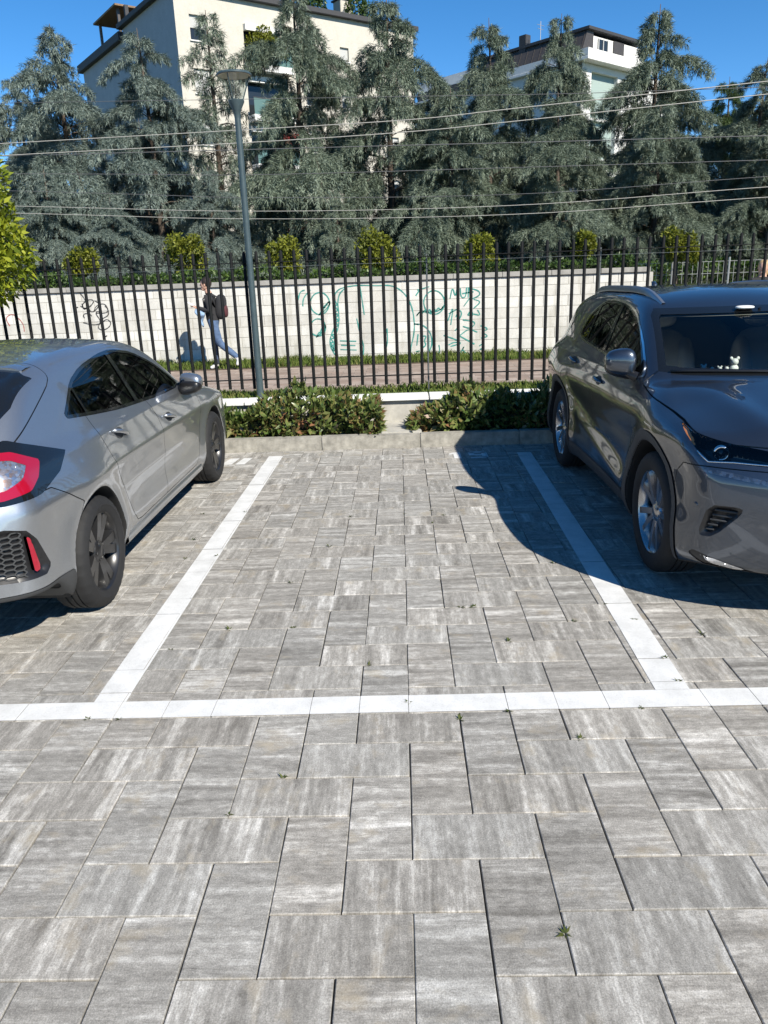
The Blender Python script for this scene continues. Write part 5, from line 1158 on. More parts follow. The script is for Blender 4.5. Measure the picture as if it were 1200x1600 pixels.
def hatchback():
    C = Hatch; s = Shell(C, .0185); P = Vector
    root = car_root('parked_car', 'silver grey hatchback parked nose to the kerb hedge', (-2.472, 1.175), 0.0, .957)
    common_cuts(s, C, .25, 0)
    DLO = rounded([(.02, 1.075), (.16, 1.150), (.31, 1.232), (.55, 1.290), (.90, 1.330), (1.16, 1.338), (1.47, 1.292), (1.78, 1.178), (2.02, 1.045), (2.10, .965), (1.44, .976), (1.10, .992), (.755, 1.007), (.43, 1.034), (.19, 1.058)], 1)
    s.poly('window_trim', 'side', DLO, SIDE, -.006); T = ridx(s, 'window_trim')
    dl = lambda q: poly_field(DLO, *q.pq('side'))
    pil = lambda q: q.V[:, 1] - (1.055 + .05*(1.15-q.V[:, 2]))
    s.region('front_window', lambda q: np.minimum(dl(q)-.013, pil(q)-.030), SIDE, 0, T)
    s.region('rear_window', lambda q: np.minimum(np.minimum(dl(q)-.013, -pil(q)-.030), q.V[:, 1]-.30), SIDE, 0, T)
    s.region('quarter_window', lambda q: np.minimum(dl(q)-.013, .275-q.V[:, 1]), SIDE, 0, T)
    FR = lambda V, N: (N[:, 1] > .12) & (V[:, 1] > 1.2) & (V[:, 2] > .95)
    WS = rounded([(-.9, 1.025), (.60, 1.025), (.70, 1.04), (.565, 1.345), (.52, 1.372), (-.9, 1.385)], 0)
    s.poly('screen_trim', 'end', WS, FR, -.004); s.poly('windscreen', 'end', WS, FR, .03, ridx(s, 'screen_trim'))
    RR = lambda V, N: (N[:, 1] < -.08) & (V[:, 1] < .35) & (V[:, 2] > 1.0)
    RG = [(-.9, 1.075), (.56, 1.075), (.63, 1.10), (.668, 1.19), (.648, 1.30), (.56, 1.352), (-.9, 1.36)]
    s.poly('rear_glass', 'end', RG, RR, 0)
    RC = lambda V, N: (V[:, 1] < .1) & (np.abs(N[:, 0])*.6 - N[:, 1] > .12)
    TL = [(.468, .943), (.380, .868), (.222, .812), (.024, .803), (-.30, .815), (-.62, .845), (-.62, .905), (-.30, .915), (-.12, 1.00), (.0, 1.045), (.139, 1.066)]
    s.poly('tail_lamp', 'rearc', TL, RC, 0)
    RED = [(.140, 1.015), (.275, .951), (.232, .885), (.165, .842), (.028, .826), (-.20, .832), (-.55, .852), (-.55, .895), (-.22, .902), (-.10, .985), (.02, 1.025)]
    s.poly('red_lens', 'rearc', RED, RC, 0, ridx(s, 'tail_lamp'))
    CL = [(.115, .985), (.185, .950), (.140, .902), (.045, .868), (-.10, .868), (-.16, .900), (-.06, .965), (.03, .995)]
    s.poly('clear_lens', 'rearc', CL, RC, 0, ridx(s, 'red_lens'))
    VENT = [(-.30, .690), (-.002, .700), (.094, .676), (.140, .620), (.204, .462), (.165, .430), (.083, .432), (-.048, .440), (-.30, .45)]
    s.poly('bumper_vent', 'rearc', VENT, RC, 0)
    REFL = [(.090, .650), (.110, .632), (.140, .478), (.124, .455), (.106, .470)]
    s.poly('reflector', 'rearc', REFL, RC, 0, ridx(s, 'bumper_vent'))
    s.poly('lower_valance', 'side', [(-1.2, .1), (-.30, .1), (-.40, .372), (-.75, .372), (-1.2, .372)], ANY, 0)
    # panels
    s.panel('tailgate', 'side', [(.125, 1.60), (.125, 1.300), (.109, 1.279), (.051, 1.248), (-.234, 1.142), (-.455, 1.057), (-.563, 1.013), (-.66, .93), (-.77, .80), (-1.2, .78), (-1.2, 1.60)], ANY)
    s.panel('rear_bumper', 'side', [(-.62, .822), (-.458, .818), (-.200, .672), (-.24, .60), (-.30, .46), (-.34, .05), (-1.2, .05), (-1.2, .77), (-.80, .77), (-.76, .815)], ANY)
    RD = [(.235, 1.12), (.250, 1.05), (.268, .93), (.310, .776), (.42, .62), (.520, .46), (.570, .36), (.63, .305), (.72, .292), (1.305, .292), (1.340, .60), (1.300, .85), (1.195, 1.00), (1.16, 1.2)]
    FD = [(1.305, .292), (1.340, .60), (1.300, .85), (1.195, 1.00), (1.16, 1.2), (1.5, 1.2), (2.16, .99), (2.36, .93), (2.36, .75), (2.28, .50), (2.20, .36), (2.12, .298)]
    s.panel('rear_door', 'side', RD, SIDE); s.panel('front_door', 'side', FD, SIDE)
    s.panel('bonnet', 'top', [(-.1, 2.45), (.66, 2.36), (.70, 2.75), (.66, 3.15), (.50, 3.42), (-.1, 3.50)], lambda V, N: (N[:, 2] > .3) & (V[:, 1] > 2.2))
    FC = lambda V, N: (V[:, 1] > 2.6) & (np.abs(N[:, 0])*.5 + N[:, 1] > .15)
    s.poly('headlight', 'frontc', [(-1.60, .78), (-1.75, .80), (-2.15, .73), (-2.15, .66), (-1.80, .66)], FC, 0)
    s.poly('front_grille', 'end', [(-.9, .25), (.50, .25), (.62, .45), (.45, .66), (-.9, .68)], lambda V, N: (N[:, 1] > .4) & (V[:, 1] > 3.1), 0)
    s.finish(); bvh = BVHTree.FromPolygons([Vector(v) for v in s.V], [tuple(map(int, f)) for f in s.F])
    pt = M['silver']
    put_trim(s, root)
    put(s, 'body', pt, root); put(s, 'gap', M['liner'], root, -.009, obj='panel_gap')
    for nm in ('wheel_liner', 'underside'): put(s, nm, M['liner'], root)
    for nm in ('rear_door', 'front_door'): put(s, nm, pt, root, sides=True, obj='door')
    for nm in ('tailgate', 'bonnet', 'rear_bumper'): put(s, nm, pt, root)
    put(s, 'lower_valance', M['plastic'], root, .004)
    put(s, 'window_trim', M['gloss_black'], root, .001, sides=True); put(s, 'screen_trim', M['gloss_black'], root)
    for nm in ('front_window', 'rear_window', 'quarter_window'): put(s, nm, M['tint'], root, -.004, sides=True, obj='side_window')
    put(s, 'windscreen', M['clearglass'], root, -.003); put(s, 'rear_glass', M['gloss_black'], root, lambda V: -.016*sstep(0, .03, poly_field(RG, *s.pq('end', V))), own=True, obj='rear_window')
    for sd in (1, -1):
        d = s.extract('tail_lamp', .002, sd); t = shell_obj('tail_lamp', d, M['gloss_black'], root)
        shell_obj('red_lens', s.extract('red_lens', .003, sd), M['redlamp'], t); shell_obj('clear_lens', s.extract('clear_lens', .002, sd), M['clearlamp'], t)
        vf = lambda V: -.030*sstep(0, .030, poly_field(VENT, *s.pq('rearc', V)))
        v = shell_obj('bumper_vent', s.extract('bumper_vent', vf, sd), M['blacktrim'], root, True)
        shell_obj('reflector', s.extract('reflector', -.004, sd), M['redlamp'], v)
        # honeycomb bars in the vent
        hb = MB(); a = .030
        for i in range(-6, 6):
            for j in range(-3, 12):
                hx = -.14 + i*a*1.5 + .0; hz = .42 + j*a*1.0*.9 + (a*.45 if i % 2 else 0)
                c = [(hx + a*.98*math.cos(q*PI/3)*1.0, hz + a*.52*math.sin(q*PI/3)) for q in range(6)]
                for q in range(3):
                    p0, p1 = c[q], c[(q+1) % 6]
                    if min(poly_field(VENT, np.array([p0[0], p1[0]]), np.array([p0[1], p1[1]]))) < .008 or max(p0[0], p1[0]) > .085: continue
                    A, n1 = diag_hit(bvh, p0[0], p0[1], -1, sd); B, n2 = diag_hit(bvh, p1[0], p1[1], -1, sd)
                    if A is None or B is None: continue
                    hb.tube([A - n1*.012, B - n2*.012], .0042, 5, False)
        if hb.V: hb.build('honeycomb_mesh', M['plastic'], v)
        put(s, 'headlight', M['chromelamp'], root) if sd == 1 else None
    put(s, 'front_grille', M['blacktrim'], root, -.02)
    handle(root, bvh, .545, .888, pt, .10, .30); handle(root, bvh, 1.525, .812, pt, .10, .22)
    mirror(root, (.925, 2.035, .985), (.095, .068, .070), pt, base=(.80, 2.10, .955))
    for sd in (1, -1):
        for y in (0, C.WB): wheel(root, sd*(C.TX-.118), y, C.R, .229, .222, 'twin', M['darkrim'])
        sill = MB()                                                     # side skirt below the doors
        V = []; F = []; m = 26
        for k in range(m):
            y = .42 + (2.28-.42)*k/(m-1)
            for (dx, z) in ((-.012, .292), (.010, .262), (.012, .225), (-.02, .190), (-.06, .186)): V.append((sd*(float(C.plan(y))-.028+dx), y, z))
        for k in range(m-1):
            for j in range(4): q = (k*5+j, (k+1)*5+j, (k+1)*5+j+1, k*5+j+1); F.append(q if sd > 0 else q[::-1])
        sill.add(V, F); sill.build('side_skirt', pt, root, 50)
    # roof spoiler lip
    b = MB(); V = []; F = []
    for k in range(25):
        x = -.60 + 1.20*k/24; e = 1-abs(x/.62)**4
        def zt(y): 
            h = bvh.ray_cast(Vector((x, y, 3)), Vector((0, 0, -1))); return h[0].z if h[0] else 1.3
        ya, yb = .13 - .04*(x/.6)**2, -.05 + .03*(x/.6)**2
        V += [(x, ya, zt(ya)+.001), (x, (ya+yb)/2, zt(ya)+.004), (x, yb, zt(ya)-.006), (x, yb+.004, zt(ya)-.024), (x, ya-.05, zt(ya-.05)-.01)]
    for k in range(24):
        for j in range(4): F.append((k*5+j, k*5+j+1, (k+1)*5+j+1, (k+1)*5+j))
    b.add(V, F).build('roof_spoiler', pt, root, 40)
    # cabin
    MB().box((-.74, .0, .28), (.74, 2.3, .34)).build('cabin_floor', M['dash'], root)
    for x in (-.37, .37): seat(root, x, 1.10, .32, M['seat_dark'])
    b = MB(); superell(b, (0, .35, .48), (.66, .28, .14)); superell(b, (0, .05, .80), (.64, .09, .36), 3, 20, 12, Matrix.Rotation(.3, 3, 'X')); b.build('rear_seat', M['seat_dark'], root, 50)
    b = MB(); superell(b, (0, 2.12, .78), (.70, .22, .15), 3); b.build('dashboard', M['dash'], root, 50)
    a = MB().tube([P((.0, .05, 1.395)), P((0, -.02, 1.425)), P((0, -.06, 1.44))], [.03, .022, .006], 10); a.build('aerial', M['gloss_black'], root, True)
    return root
hatchback()

# ------------------------------------------------------------------ dark grey car with roof rails
def high_car():
    C = Suv; s = Shell(C, .0185); P = Vector
    root = car_root('parked_car', 'dark grey high car with silver roof rails parked tail to the kerb', (2.247, 3.985), PI, .955)
    common_cuts(s, C, .3, .062)
    DLO = rounded([(.235, 1.205), (.225, 1.275), (.31, 1.395), (.55, 1.490), (.80, 1.510), (1.19, 1.490), (1.485, 1.438), (1.80, 1.290), (2.005, 1.150), (2.085, 1.075), (1.815, 1.102), (1.325, 1.138), (.824, 1.164), (.42, 1.18)], 1)
    s.poly('window_chrome', 'side', DLO, SIDE, -.012); s.poly('window_trim', 'side', DLO, SIDE, 0.002, ridx(s, 'window_chrome')); T = ridx(s, 'window_trim')
    dl = lambda q: poly_field(DLO, *q.pq('side')); pil = lambda q: q.V[:, 1] - (1.10 - .10*(q.V[:, 2]-1.15))
    s.region('front_window', lambda q: np.minimum(dl(q)-.016, pil(q)-.036), SIDE, 0, T)
    s.region('rear_window', lambda q: np.minimum(np.minimum(dl(q)-.016, -pil(q)-.036), q.V[:, 1]-.50), SIDE, 0, T)
    s.region('quarter_window', lambda q: np.minimum(dl(q)-.016, .465-q.V[:, 1]), SIDE, 0, T)
    FR = lambda V, N: (N[:, 1] > .12) & (V[:, 1] > 1.3) & (V[:, 2] > 1.05)
    WS = [(-.9, 1.112), (.60, 1.112), (.735, 1.125), (.655, 1.435), (.62, 1.475), (-.9, 1.492)]
    s.poly('screen_trim', 'end', WS, FR, -.003); s.poly('windscreen', 'end', WS, FR, .035, ridx(s, 'screen_trim'))
    RR = lambda V, N: (N[:, 1] < -.2) & (V[:, 1] < -.3) & (V[:, 2] > 1.1)
    s.poly('rear_glass', 'end', [(-.9, 1.19), (.55, 1.19), (.56, 1.42), (-.9, 1.45)], RR, 0)
    s.poly('rear_lamp', 'rearc', [(.10, 1.02), (.02, 1.03), (-.45, .99), (-.45, .92), (-.1, .90), (.0, .93)], lambda V, N: V[:, 1] < -.4, 0)
    FC = lambda V, N: (V[:, 1] > 2.6) & (np.abs(N[:, 0])*.6 + N[:, 1] > .12)
    HL = [(-1.428, .960), (-1.641, .914), (-1.775, .898), (-1.926, .884), (-2.12, .862), (-2.12, .812), (-1.953, .815), (-1.84, .817), (-1.705, .808), (-1.629, .858), (-1.554, .905)]
    s.poly('headlight', 'frontc', HL, FC, 0)
    AM = [(-1.44, .957), (-1.53, .933), (-1.585, .905), (-1.625, .862), (-1.554, .902)]
    s.poly('amber_marker', 'frontc', AM, FC, 0, ridx(s, 'headlight'))
    DRL = [(-1.622, .776), (-1.701, .762), (-1.831, .750), (-1.976, .733), (-2.16, .705), (-2.16, .728), (-1.972, .755), (-1.856, .771), (-1.714, .782)]
    s.poly('running_lamp', 'frontc', DRL, FC, 0)
    VENT = rounded([(-1.741, .605), (-1.895, .612), (-1.912, .588), (-1.778, .437), (-1.690, .430)], 1)
    s.poly('bumper_vent', 'frontc', VENT, FC, 0)
    LB_ = [(-1.640, .318), (-1.672, .345), (-1.720, .336), (-1.90, .296), (-2.05, .262), (-2.05, .225), (-1.80, .240)]
    s.poly('lower_trim', 'frontc', LB_, FC, 0)
    CLN = [(-1.700, .326), (-1.778, .322), (-1.871, .306), (-1.935, .286), (-1.88, .281), (-1.776, .292)]
    s.poly('corner_lamp', 'frontc', CLN, FC, 0, ridx(s, 'lower_trim'))
    GR = [(-.9, .90), (.40, .872), (.40, .80), (.29, .66), (.46, .42), (.44, .32), (-.9, .32)]
    s.poly('grille', 'end', GR, lambda V, N: (N[:, 1] > .35) & (V[:, 1] > 3.1), 0)
    s.poly('sill_cladding', 'side', [(.40, .1), (2.30, .1), (2.30, .335), (.40, .345)], ANY, 0)
    # front bumper edge, doors, bonnet, tailgate
    s.panel('bonnet', 'side', [(2.13, 1.046), (2.565, 1.003), (2.887, .960), (3.12, .916), (3.25, .893), (3.75, .893), (3.75, 1.5), (2.13, 1.5)], lambda V, N: (V[:, 1] > 2.05))
    RD = [(.16, 1.22), (.20, 1.03), (.36, .86), (.49, .70), (.58, .50), (.63, .385), (.70, .36), (1.09, .36), (1.10, .8), (1.08, 1.10), (1.06, 1.25)]
    FD = [(1.09, .36), (1.10, .8), (1.08, 1.10), (1.06, 1.25), (1.6, 1.25), (2.08, 1.09), (2.13, 1.03), (2.15, .88), (2.11, .62), (2.05, .40), (1.98, .36)]
    s.panel('rear_door', 'side', RD, SIDE); s.panel('front_door', 'side', FD, SIDE)
    s.panel('tailgate', 'side', [(-.50, 1.75), (-.56, 1.45), (-.80, 1.10), (-.86, .95), (-.86, .70), (-1.3, .70), (-1.3, 1.75)], ANY)
    s.panel('front_bumper', 'side', [(3.085, .775), (3.02, .72), (3.03, .1), (3.8, .1), (3.8, .80), (3.25, .79)], ANY)
    s.finish(); bvh = BVHTree.FromPolygons([Vector(v) for v in s.V], [tuple(map(int, f)) for f in s.F])
    pt = M['graphite']
    put_trim(s, root, plain('grey_headlining', (0.20, 0.20, 0.19), 0.8))
    put(s, 'body', pt, root); put(s, 'gap', M['liner'], root, -.009, obj='panel_gap')
    for nm in ('wheel_liner', 'underside'): put(s, nm, M['liner'], root)
    for nm in ('rear_door', 'front_door'): put(s, nm, pt, root, sides=True, obj='door')
    for nm in ('tailgate', 'bonnet', 'front_bumper'): put(s, nm, pt, root)
    put(s, 'arch_trim', M['plastic'], root, .006, sides=True); put(s, 'sill_cladding', M['plastic'], root, .004, sides=True)
    put(s, 'window_chrome', M['chrome'], root, .003, sides=True); put(s, 'window_trim', M['gloss_black'], root, .001, sides=True); put(s, 'screen_trim', M['gloss_black'], root)
    for nm in ('front_window', 'rear_window', 'quarter_window'): put(s, nm, M['tint'], root, -.004, sides=True, obj='side_window')
    put(s, 'windscreen', M['clearglass'], root, -.003); put(s, 'rear_glass', M['clearglass'], root, -.003, obj='rear_window')
    put(s, 'rear_lamp', M['redlamp'], root, .002, sides=True, obj='tail_lamp')
    put(s, 'grille', M['blacktrim'], root, -.03)
    g = MB()
    for k in range(9):
        z = .36 + k*.055; w = .30 if 3 < k < 7 else .36; pts = []
        for q in range(13):
            x = -w + 2*w*q/12; h = bvh.ray_cast(Vector((x, 6, z)), Vector((0, -1, 0)))
            if h[0]: pts.append(h[0] + Vector((0, -.012, 0)))
        if len(pts) > 2: g.tube(pts, .006, 5)
    g.build('grille_slats', M['darkrim'], root)
    for sd in (1, -1):
        hf = lambda V: -.075*sstep(0, .014, poly_field(HL, *s.pq('frontc', V)))
        h = shell_obj('headlight', s.extract('headlight', hf, sd), M['gloss_black'], root, True)
        shell_obj('amber_marker', s.extract('amber_marker', -.006, sd), M['amber'], h)
        cv = shell_obj('lamp_cover', s.extract('headlight', .001, sd), M['lampglass'], h)
        for (hh, zz, rr) in ((-1.745, .866, .038), (-2.03, .845, .032)):
            A, n = diag_hit(bvh, hh, zz, 1, sd); fw_ = Vector((0.28*sd, .96, 0)).normalized(); Q = fw_.to_track_quat('Z', 'Y').to_matrix().to_4x4(); Q.translation = A - n*.024
            b = MB().lathe([(rr*.66, -.02), (rr*.70, .008), (rr*.84, .013), (rr, .010), (rr*1.06, -.01)], 28, Q); b.build('lamp_ring', M['chrome'], h, True)
            L = MB().lathe([(rr*.68, .0), (rr*.58, .008), (rr*.38, .016), (0.001, .019)], 24, Q); L.build('projector_lens', M['gloss_black'], h, True)
        ed = []
        for q in range(25):
            hh = -1.705 - .36*q/24; zz = .812 + .010*min(1, q/8); A, n = diag_hit(bvh, hh, zz, 1, sd)
            if A is not None: ed.append(A - n*.003)
        for (hh, zz) in ((-1.668, .832), (-1.635, .852)): ed.insert(0, diag_hit(bvh, hh, zz, 1, sd)[0])
        MB().tube(ed, .0055, 6).build('lamp_trim', M['chrome'], h, True)
        shell_obj('running_lamp', s.extract('running_lamp', .002, sd), M['dimlamp'], root)
        vf = lambda V: -.045*sstep(0, .04, poly_field(VENT, *s.pq('frontc', V)))
        v = shell_obj('bumper_vent', s.extract('bumper_vent', vf, sd), M['blacktrim'], root, True)
        sl = MB()
        for k in range(5):
            z = .468 + k*.027; pts = []
            for q in range(7):
                hh = -1.705 - .012*k*.5 - q*(.022 + .004*k); 
                if poly_field(VENT, np.array([hh]), np.array([z]))[0] < .012: continue
                A, n = diag_hit(bvh, hh, z, 1, sd); pts.append(A - n*.022)
            if len(pts) > 1: sl.tube(pts, .0055, 5)
        if sl.V: sl.build('vent_slats', M['plastic'], v)
        t = shell_obj('lower_trim', s.extract('lower_trim', -.004, sd), M['blacktrim'], root); shell_obj('corner_lamp', s.extract('corner_lamp', .003, sd), M['chromelamp'], t)
        # parking sensor on the bumper corner
        A, n = diag_hit(bvh, -1.668, .585, 1, sd); Q = n.to_track_quat('Z', 'Y').to_matrix().to_4x4(); Q.translation = A
        MB().lathe([(.014, -.002), (.014, .002), (.011, .003), (.0, .003)], 16, Q).build('parking_sensor', pt, root, True)
        # roof rail
        pts = []
        for k in range(19):
            t_ = k/18; y = -.30 + 1.86*t_; x = .585 - .04*abs(t_*2-1)**2
            hh = bvh.ray_cast(Vector((sd*x, y, 3)), Vector((0, 0, -1))); e = min(1, min(t_, 1-t_)*7)
            pts.append(hh[0] + Vector((0, 0, -.004 + .040*e)))
        b = MB(); V = []; F = []
        for p in pts:
            for (dx, dz) in ((-.018, -.034), (-.017, .002), (-.008, .010), (.010, .010), (.018, .0), (.020, -.034)): V.append(p + Vector((sd*dx, 0, dz)))
        for k in range(len(pts)-1):
            for j in range(5): q = (k*6+j, (k+1)*6+j, (k+1)*6+j+1, k*6+j+1); F.append(q if sd < 0 else q[::-1])
        b.add(V, F); b.build('roof_rail', M['railpaint'], root, 40)
        for y in (0, C.WB): wheel(root, sd*(C.TX-.118), y, C.R, .254, .225, 'split', M['silverrim'])
    handle(root, bvh, .40, 1.015, pt, .10, .10); handle(root, bvh, 1.26, .958, pt, .10, .06)
    mirror(root, (.915, 1.915, 1.150), (.095, .075, .086), pt, base=(.82, 1.98, 1.07))
    # wipers and cowl
    w = MB(); pts = []
    for k in range(9):
        x = -.12 + .80*k/8; hh = bvh.ray_cast(Vector((x, 2.9, 1.125 + .010*math.sin(k/8*PI))), Vector((0, -1, 0))); pts.append(hh[0] + Vector((0, .012, .004)))
    w.tube(pts, .008, 6); w.build('wiper', M['blacktrim'], root, True)
    # cabin
    MB().box((-.76, -.3, .36), (.76, 2.35, .42)).build('cabin_floor', M['dash'], root)
    for x in (-.38, .38): seat(root, x, 1.16, .52, M['seat_pale'], M['seat_pale'])
    b = MB(); superell(b, (0, .32, .66), (.68, .28, .14)); superell(b, (0, .0, .98), (.66, .09, .36), 3, 20, 12, Matrix.Rotation(.3, 3, 'X')); b.build('rear_seat', M['seat_pale'], root, 50)
    b = MB(); superell(b, (0, 2.20, .90), (.74, .34, .185), 3.2); superell(b, (0, 2.30, .985), (.70, .26, .11), 3); b.build('dashboard', M['dash'], root, 50)
    b = MB().lathe([(.185, -.012), (.197, 0), (.185, .012), (.173, 0)], 36, Matrix.Translation((-.38, 1.78, .96)) @ Matrix.Rotation(1.15, 4, 'X'), True); superell(b, (-.38, 1.79, .96), (.07, .03, .06)); b.build('steering_wheel', M['dash'], root, 50)
    b = MB(); superell(b, (0, 1.76, 1.425), (.11, .02, .032), 3); b.tube([(0, 1.76, 1.43), (0, 1.80, 1.47)], .01, 6); b.build('interior_mirror', M['gloss_black'], root, 50)
    b = MB()
    superell(b, (.10, 1.80, 1.475), (.06, .035, .012)); b.build('toll_tag', M['seat_pale'], root, 50)
    b = MB().tube([P((0, -.34, 1.545)), P((0, -.40, 1.60)), P((0, -.46, 1.61))], [.035, .02, .004], 8); b.build('aerial', pt, root, True)
    return root
M['dimlamp'] = sparkle('dim_lamp_strip', [(.10, .11, .12), (.22, .23, .25), (.06, .06, .07)], 55)
M['railpaint'] = plain('satin_rail', (0.34, 0.35, 0.37), 0.3, metal=.8)
high_car()

# ------------------------------------------------------------------ people on the pavement
M['skin'] = plain('skin', (0.50, 0.30, 0.22), 0.55); M['black_cloth'] = plain('black_cloth', (0.018, 0.018, 0.020), 0.85, var=.3); M['denim'] = plain('blue_denim', (0.065, 0.110, 0.200), 0.85, var=.35, scale=14)
M['dark_and_shaded_denim'] = plain('dark_and_shaded_denim', (0.022, 0.028, 0.045), 0.85, var=.3, scale=14); M['white_shoe'] = plain('white_shoe', (0.72, 0.72, 0.70), 0.5)
M['dark_hair'] = plain('dark_hair', (0.022, 0.014, 0.010), 0.5, var=.3, scale=60); M['blond_hair'] = plain('blond_hair', (0.42, 0.29, 0.15), 0.55, var=.4, scale=50)
M['pale_blue'] = plain('pale_blue_cloth', (0.22, 0.33, 0.48), 0.85, var=.25); M['pack_red'] = plain('dark_red_cloth', (0.075, 0.018, 0.022), 0.8, var=.3)
def skin_figure(name, J, E, mats, pick, root, sub=2):
    """J: joint -> (x, y, z, radius); E: bones. One continuous skinned surface."""
    keys = list(J); idx = {k: i for i, k in enumerate(keys)}
    me = bpy.data.meshes.new(name); me.from_pydata([J[k][:3] for k in keys], [(idx[a], idx[b]) for a, b in E], []); me.update()
    o = bpy.data.objects.new(name, me); COL.objects.link(o)
    sk = o.modifiers.new('skin', 'SKIN'); sk.use_smooth_shade = True
    lay = me.skin_vertices[0].data if me.skin_vertices else None
    for k in keys:
        r = J[k][3]; r = r if hasattr(r, '__len__') else (r, r); r = tuple(q*(1.14 if q > .02 else 1) for q in r); lay[idx[k]].radius = r; lay[idx[k]].use_root = (k == keys[0])
    ss = o.modifiers.new('sub', 'SUBSURF'); ss.levels = sub; ss.render_levels = sub
    dg = bpy.context.evaluated_depsgraph_get(); dg.update(); m2 = bpy.data.meshes.new_from_object(o.evaluated_get(dg))
    bpy.data.objects.remove(o); m2.name = name; m2.materials.clear()
    for m in mats: m2.materials.append(m)
    for p in m2.polygons: p.material_index = pick(p.center); p.use_smooth = True
    return link(name, m2, None, root)
def head(root, c, hair, face_dir, long_hair=False, r=.098):
    """skull with nose, ears, eyes and mouth, plus hair; face_dir is a unit vector in plan"""
    f = Vector((face_dir[0], face_dir[1], 0)); s = Vector((-f.y, f.x, 0)); R_ = Matrix((s, f, Vector((0, 0, 1)))).transposed()
    b = MB(); superell(b, c, (r*.78, r*.95, r*1.18), 2.2, 22, 16, R_); superell(b, Vector(c)+f*r*.95+Vector((0, 0, -.012)), (.012, .018, .020), 2, 10, 8, R_)
    superell(b, Vector(c)+f*r*.45+Vector((0, 0, -r*.85)), (r*.5, r*.45, r*.35), 2.2, 14, 8, R_)
    for k in (-1, 1): superell(b, Vector(c)+s*k*r*.80+Vector((0, 0, -.008)), (.010, .018, .028), 2, 10, 8, R_)
    h = b.build('head', M['skin'], root, True)
    e = MB()
    for k in (-1, 1): superell(e, Vector(c)+f*r*.86+s*k*.030+Vector((0, 0, .008)), (.011, .008, .007), 2, 10, 6, R_)
    superell(e, Vector(c)+f*r*.88+Vector((0, 0, -.052)), (.022, .008, .005), 2, 10, 6, R_); e.build('eyes_and_mouth', M['dark_hair'], h)
    q = MB(); superell(q, Vector(c)-f*.022+Vector((0, 0, .030)), (r*.90, r*1.02, r*1.06), 2.3, 22, 14, R_)
    if long_hair: superell(q, Vector(c)-f*.055+Vector((0, 0, -.075)), (r*.78, r*.55, r*1.0), 2.4, 18, 12, R_)
    q.build('hair', hair, root, True)
def fingers(J, E, wrist, tip, tag_, side, spread=.011):
    """palm and five bent fingers grown from the wrist joint"""
    w = Vector(J[wrist][:3]); d = (Vector(tip)-w).normalized(); s = d.cross(Vector((0, 0, 1))).normalized(); u = s.cross(d)
    pk = tag_+'palm'; J[pk] = (*(w+d*.055), (.034, .018)); E.append((wrist, pk))
    for k, L in enumerate((.062, .075, .070, .055)):
        a = w + d*.085 + s*(k-1.5)*spread*1.7; m_ = a + d*L*.5 - u*.006; t = a + d*L*.85 - u*.026
        for n, p in (('a', a), ('b', m_), ('c', t)): J[tag_+str(k)+n] = (*p, .0085)
        E += [(pk, tag_+str(k)+'a'), (tag_+str(k)+'a', tag_+str(k)+'b'), (tag_+str(k)+'b', tag_+str(k)+'c')]
    a = w + d*.035 + s*side*.035 - u*.004; b_ = a + d*.035 + s*side*.015
    J[tag_+'ta'] = (*a, .010); J[tag_+'tb'] = (*b_, .0085); E += [(pk, tag_+'ta'), (tag_+'ta', tag_+'tb')]
# walker: faces -x; local +x is behind
pr = tag(empty('person', (-3.60, 12.46, 0)), 'person walking in black top and blue jeans past the block wall', 'person')
J = {'pel': (0.0, 0, .93, (.125, .155)), 'waist': (-.01, 0, 1.08, (.10, .135)), 'chest': (-.02, 0, 1.28, (.115, .165)), 'neckb': (-.03, 0, 1.43, (.06, .075)), 'neck': (-.055, 0, 1.50, .048), 'headb': (-.075, 0, 1.56, .055),
     'hipL': (-.01, .085, .88, .085), 'kneL': (-.035, .075, .50, .062), 'ankL': (-.02, .07, .09, .050), 'toeL': (-.17, .065, .035, (.030, .036)),
     'hipR': (.01, -.085, .88, .088), 'kneR': (.10, -.085, .52, .066), 'ankR': (.40, -.085, .27, .055), 'heeR': (.45, -.085, .20, .040), 'toeR': (.40, -.085, .085, (.028, .036)),
     'shL': (-.02, .165, 1.38, .062), 'elL': (-.02, .215, 1.13, .048), 'wrL': (-.22, .13, 1.16, .032),
     'shR': (-.02, -.165, 1.38, .062), 'elR': (.0, -.22, 1.13, .048), 'wrR': (-.23, -.14, 1.20, .032)}
E = [('pel', 'waist'), ('waist', 'chest'), ('chest', 'neckb'), ('neckb', 'neck'), ('neck', 'headb'), ('pel', 'hipL'), ('hipL', 'kneL'), ('kneL', 'ankL'), ('ankL', 'toeL'), ('pel', 'hipR'), ('hipR', 'kneR'), ('kneR', 'ankR'), ('ankR', 'heeR'), ('heeR', 'toeR'),
     ('chest', 'shL'), ('shL', 'elL'), ('elL', 'wrL'), ('chest', 'shR'), ('shR', 'elR'), ('elR', 'wrR')]
fingers(J, E, 'wrL', (-.4, .10, 1.18), 'l', 1); fingers(J, E, 'wrR', (-.4, -.12, 1.26), 'r', -1)
def pickw(c):
    if c.z > 1.47 and abs(c.y) < .1: return 0
    if c.x < -.225 and c.z > 1.0: return 0
    if c.z < .10 and c.x < .1 or (c.x > .385 and c.z < .24): return 4
    if c.z < .97: return 3 if c.y > .02 and c.z < .86 else 2  # one leg of the jeans coloured darker, shade put into the denim
    return 1
skin_figure('body', J, E, [M['skin'], M['black_cloth'], M['denim'], M['dark_and_shaded_denim'], M['white_shoe']], pickw, pr)
head(pr, (-.085, 0, 1.625), M['dark_hair'], (-1, 0))
bk = tag(empty('backpack', (-3.60, 12.46, 0)), 'black and dark red backpack worn by the walking person', 'backpack')
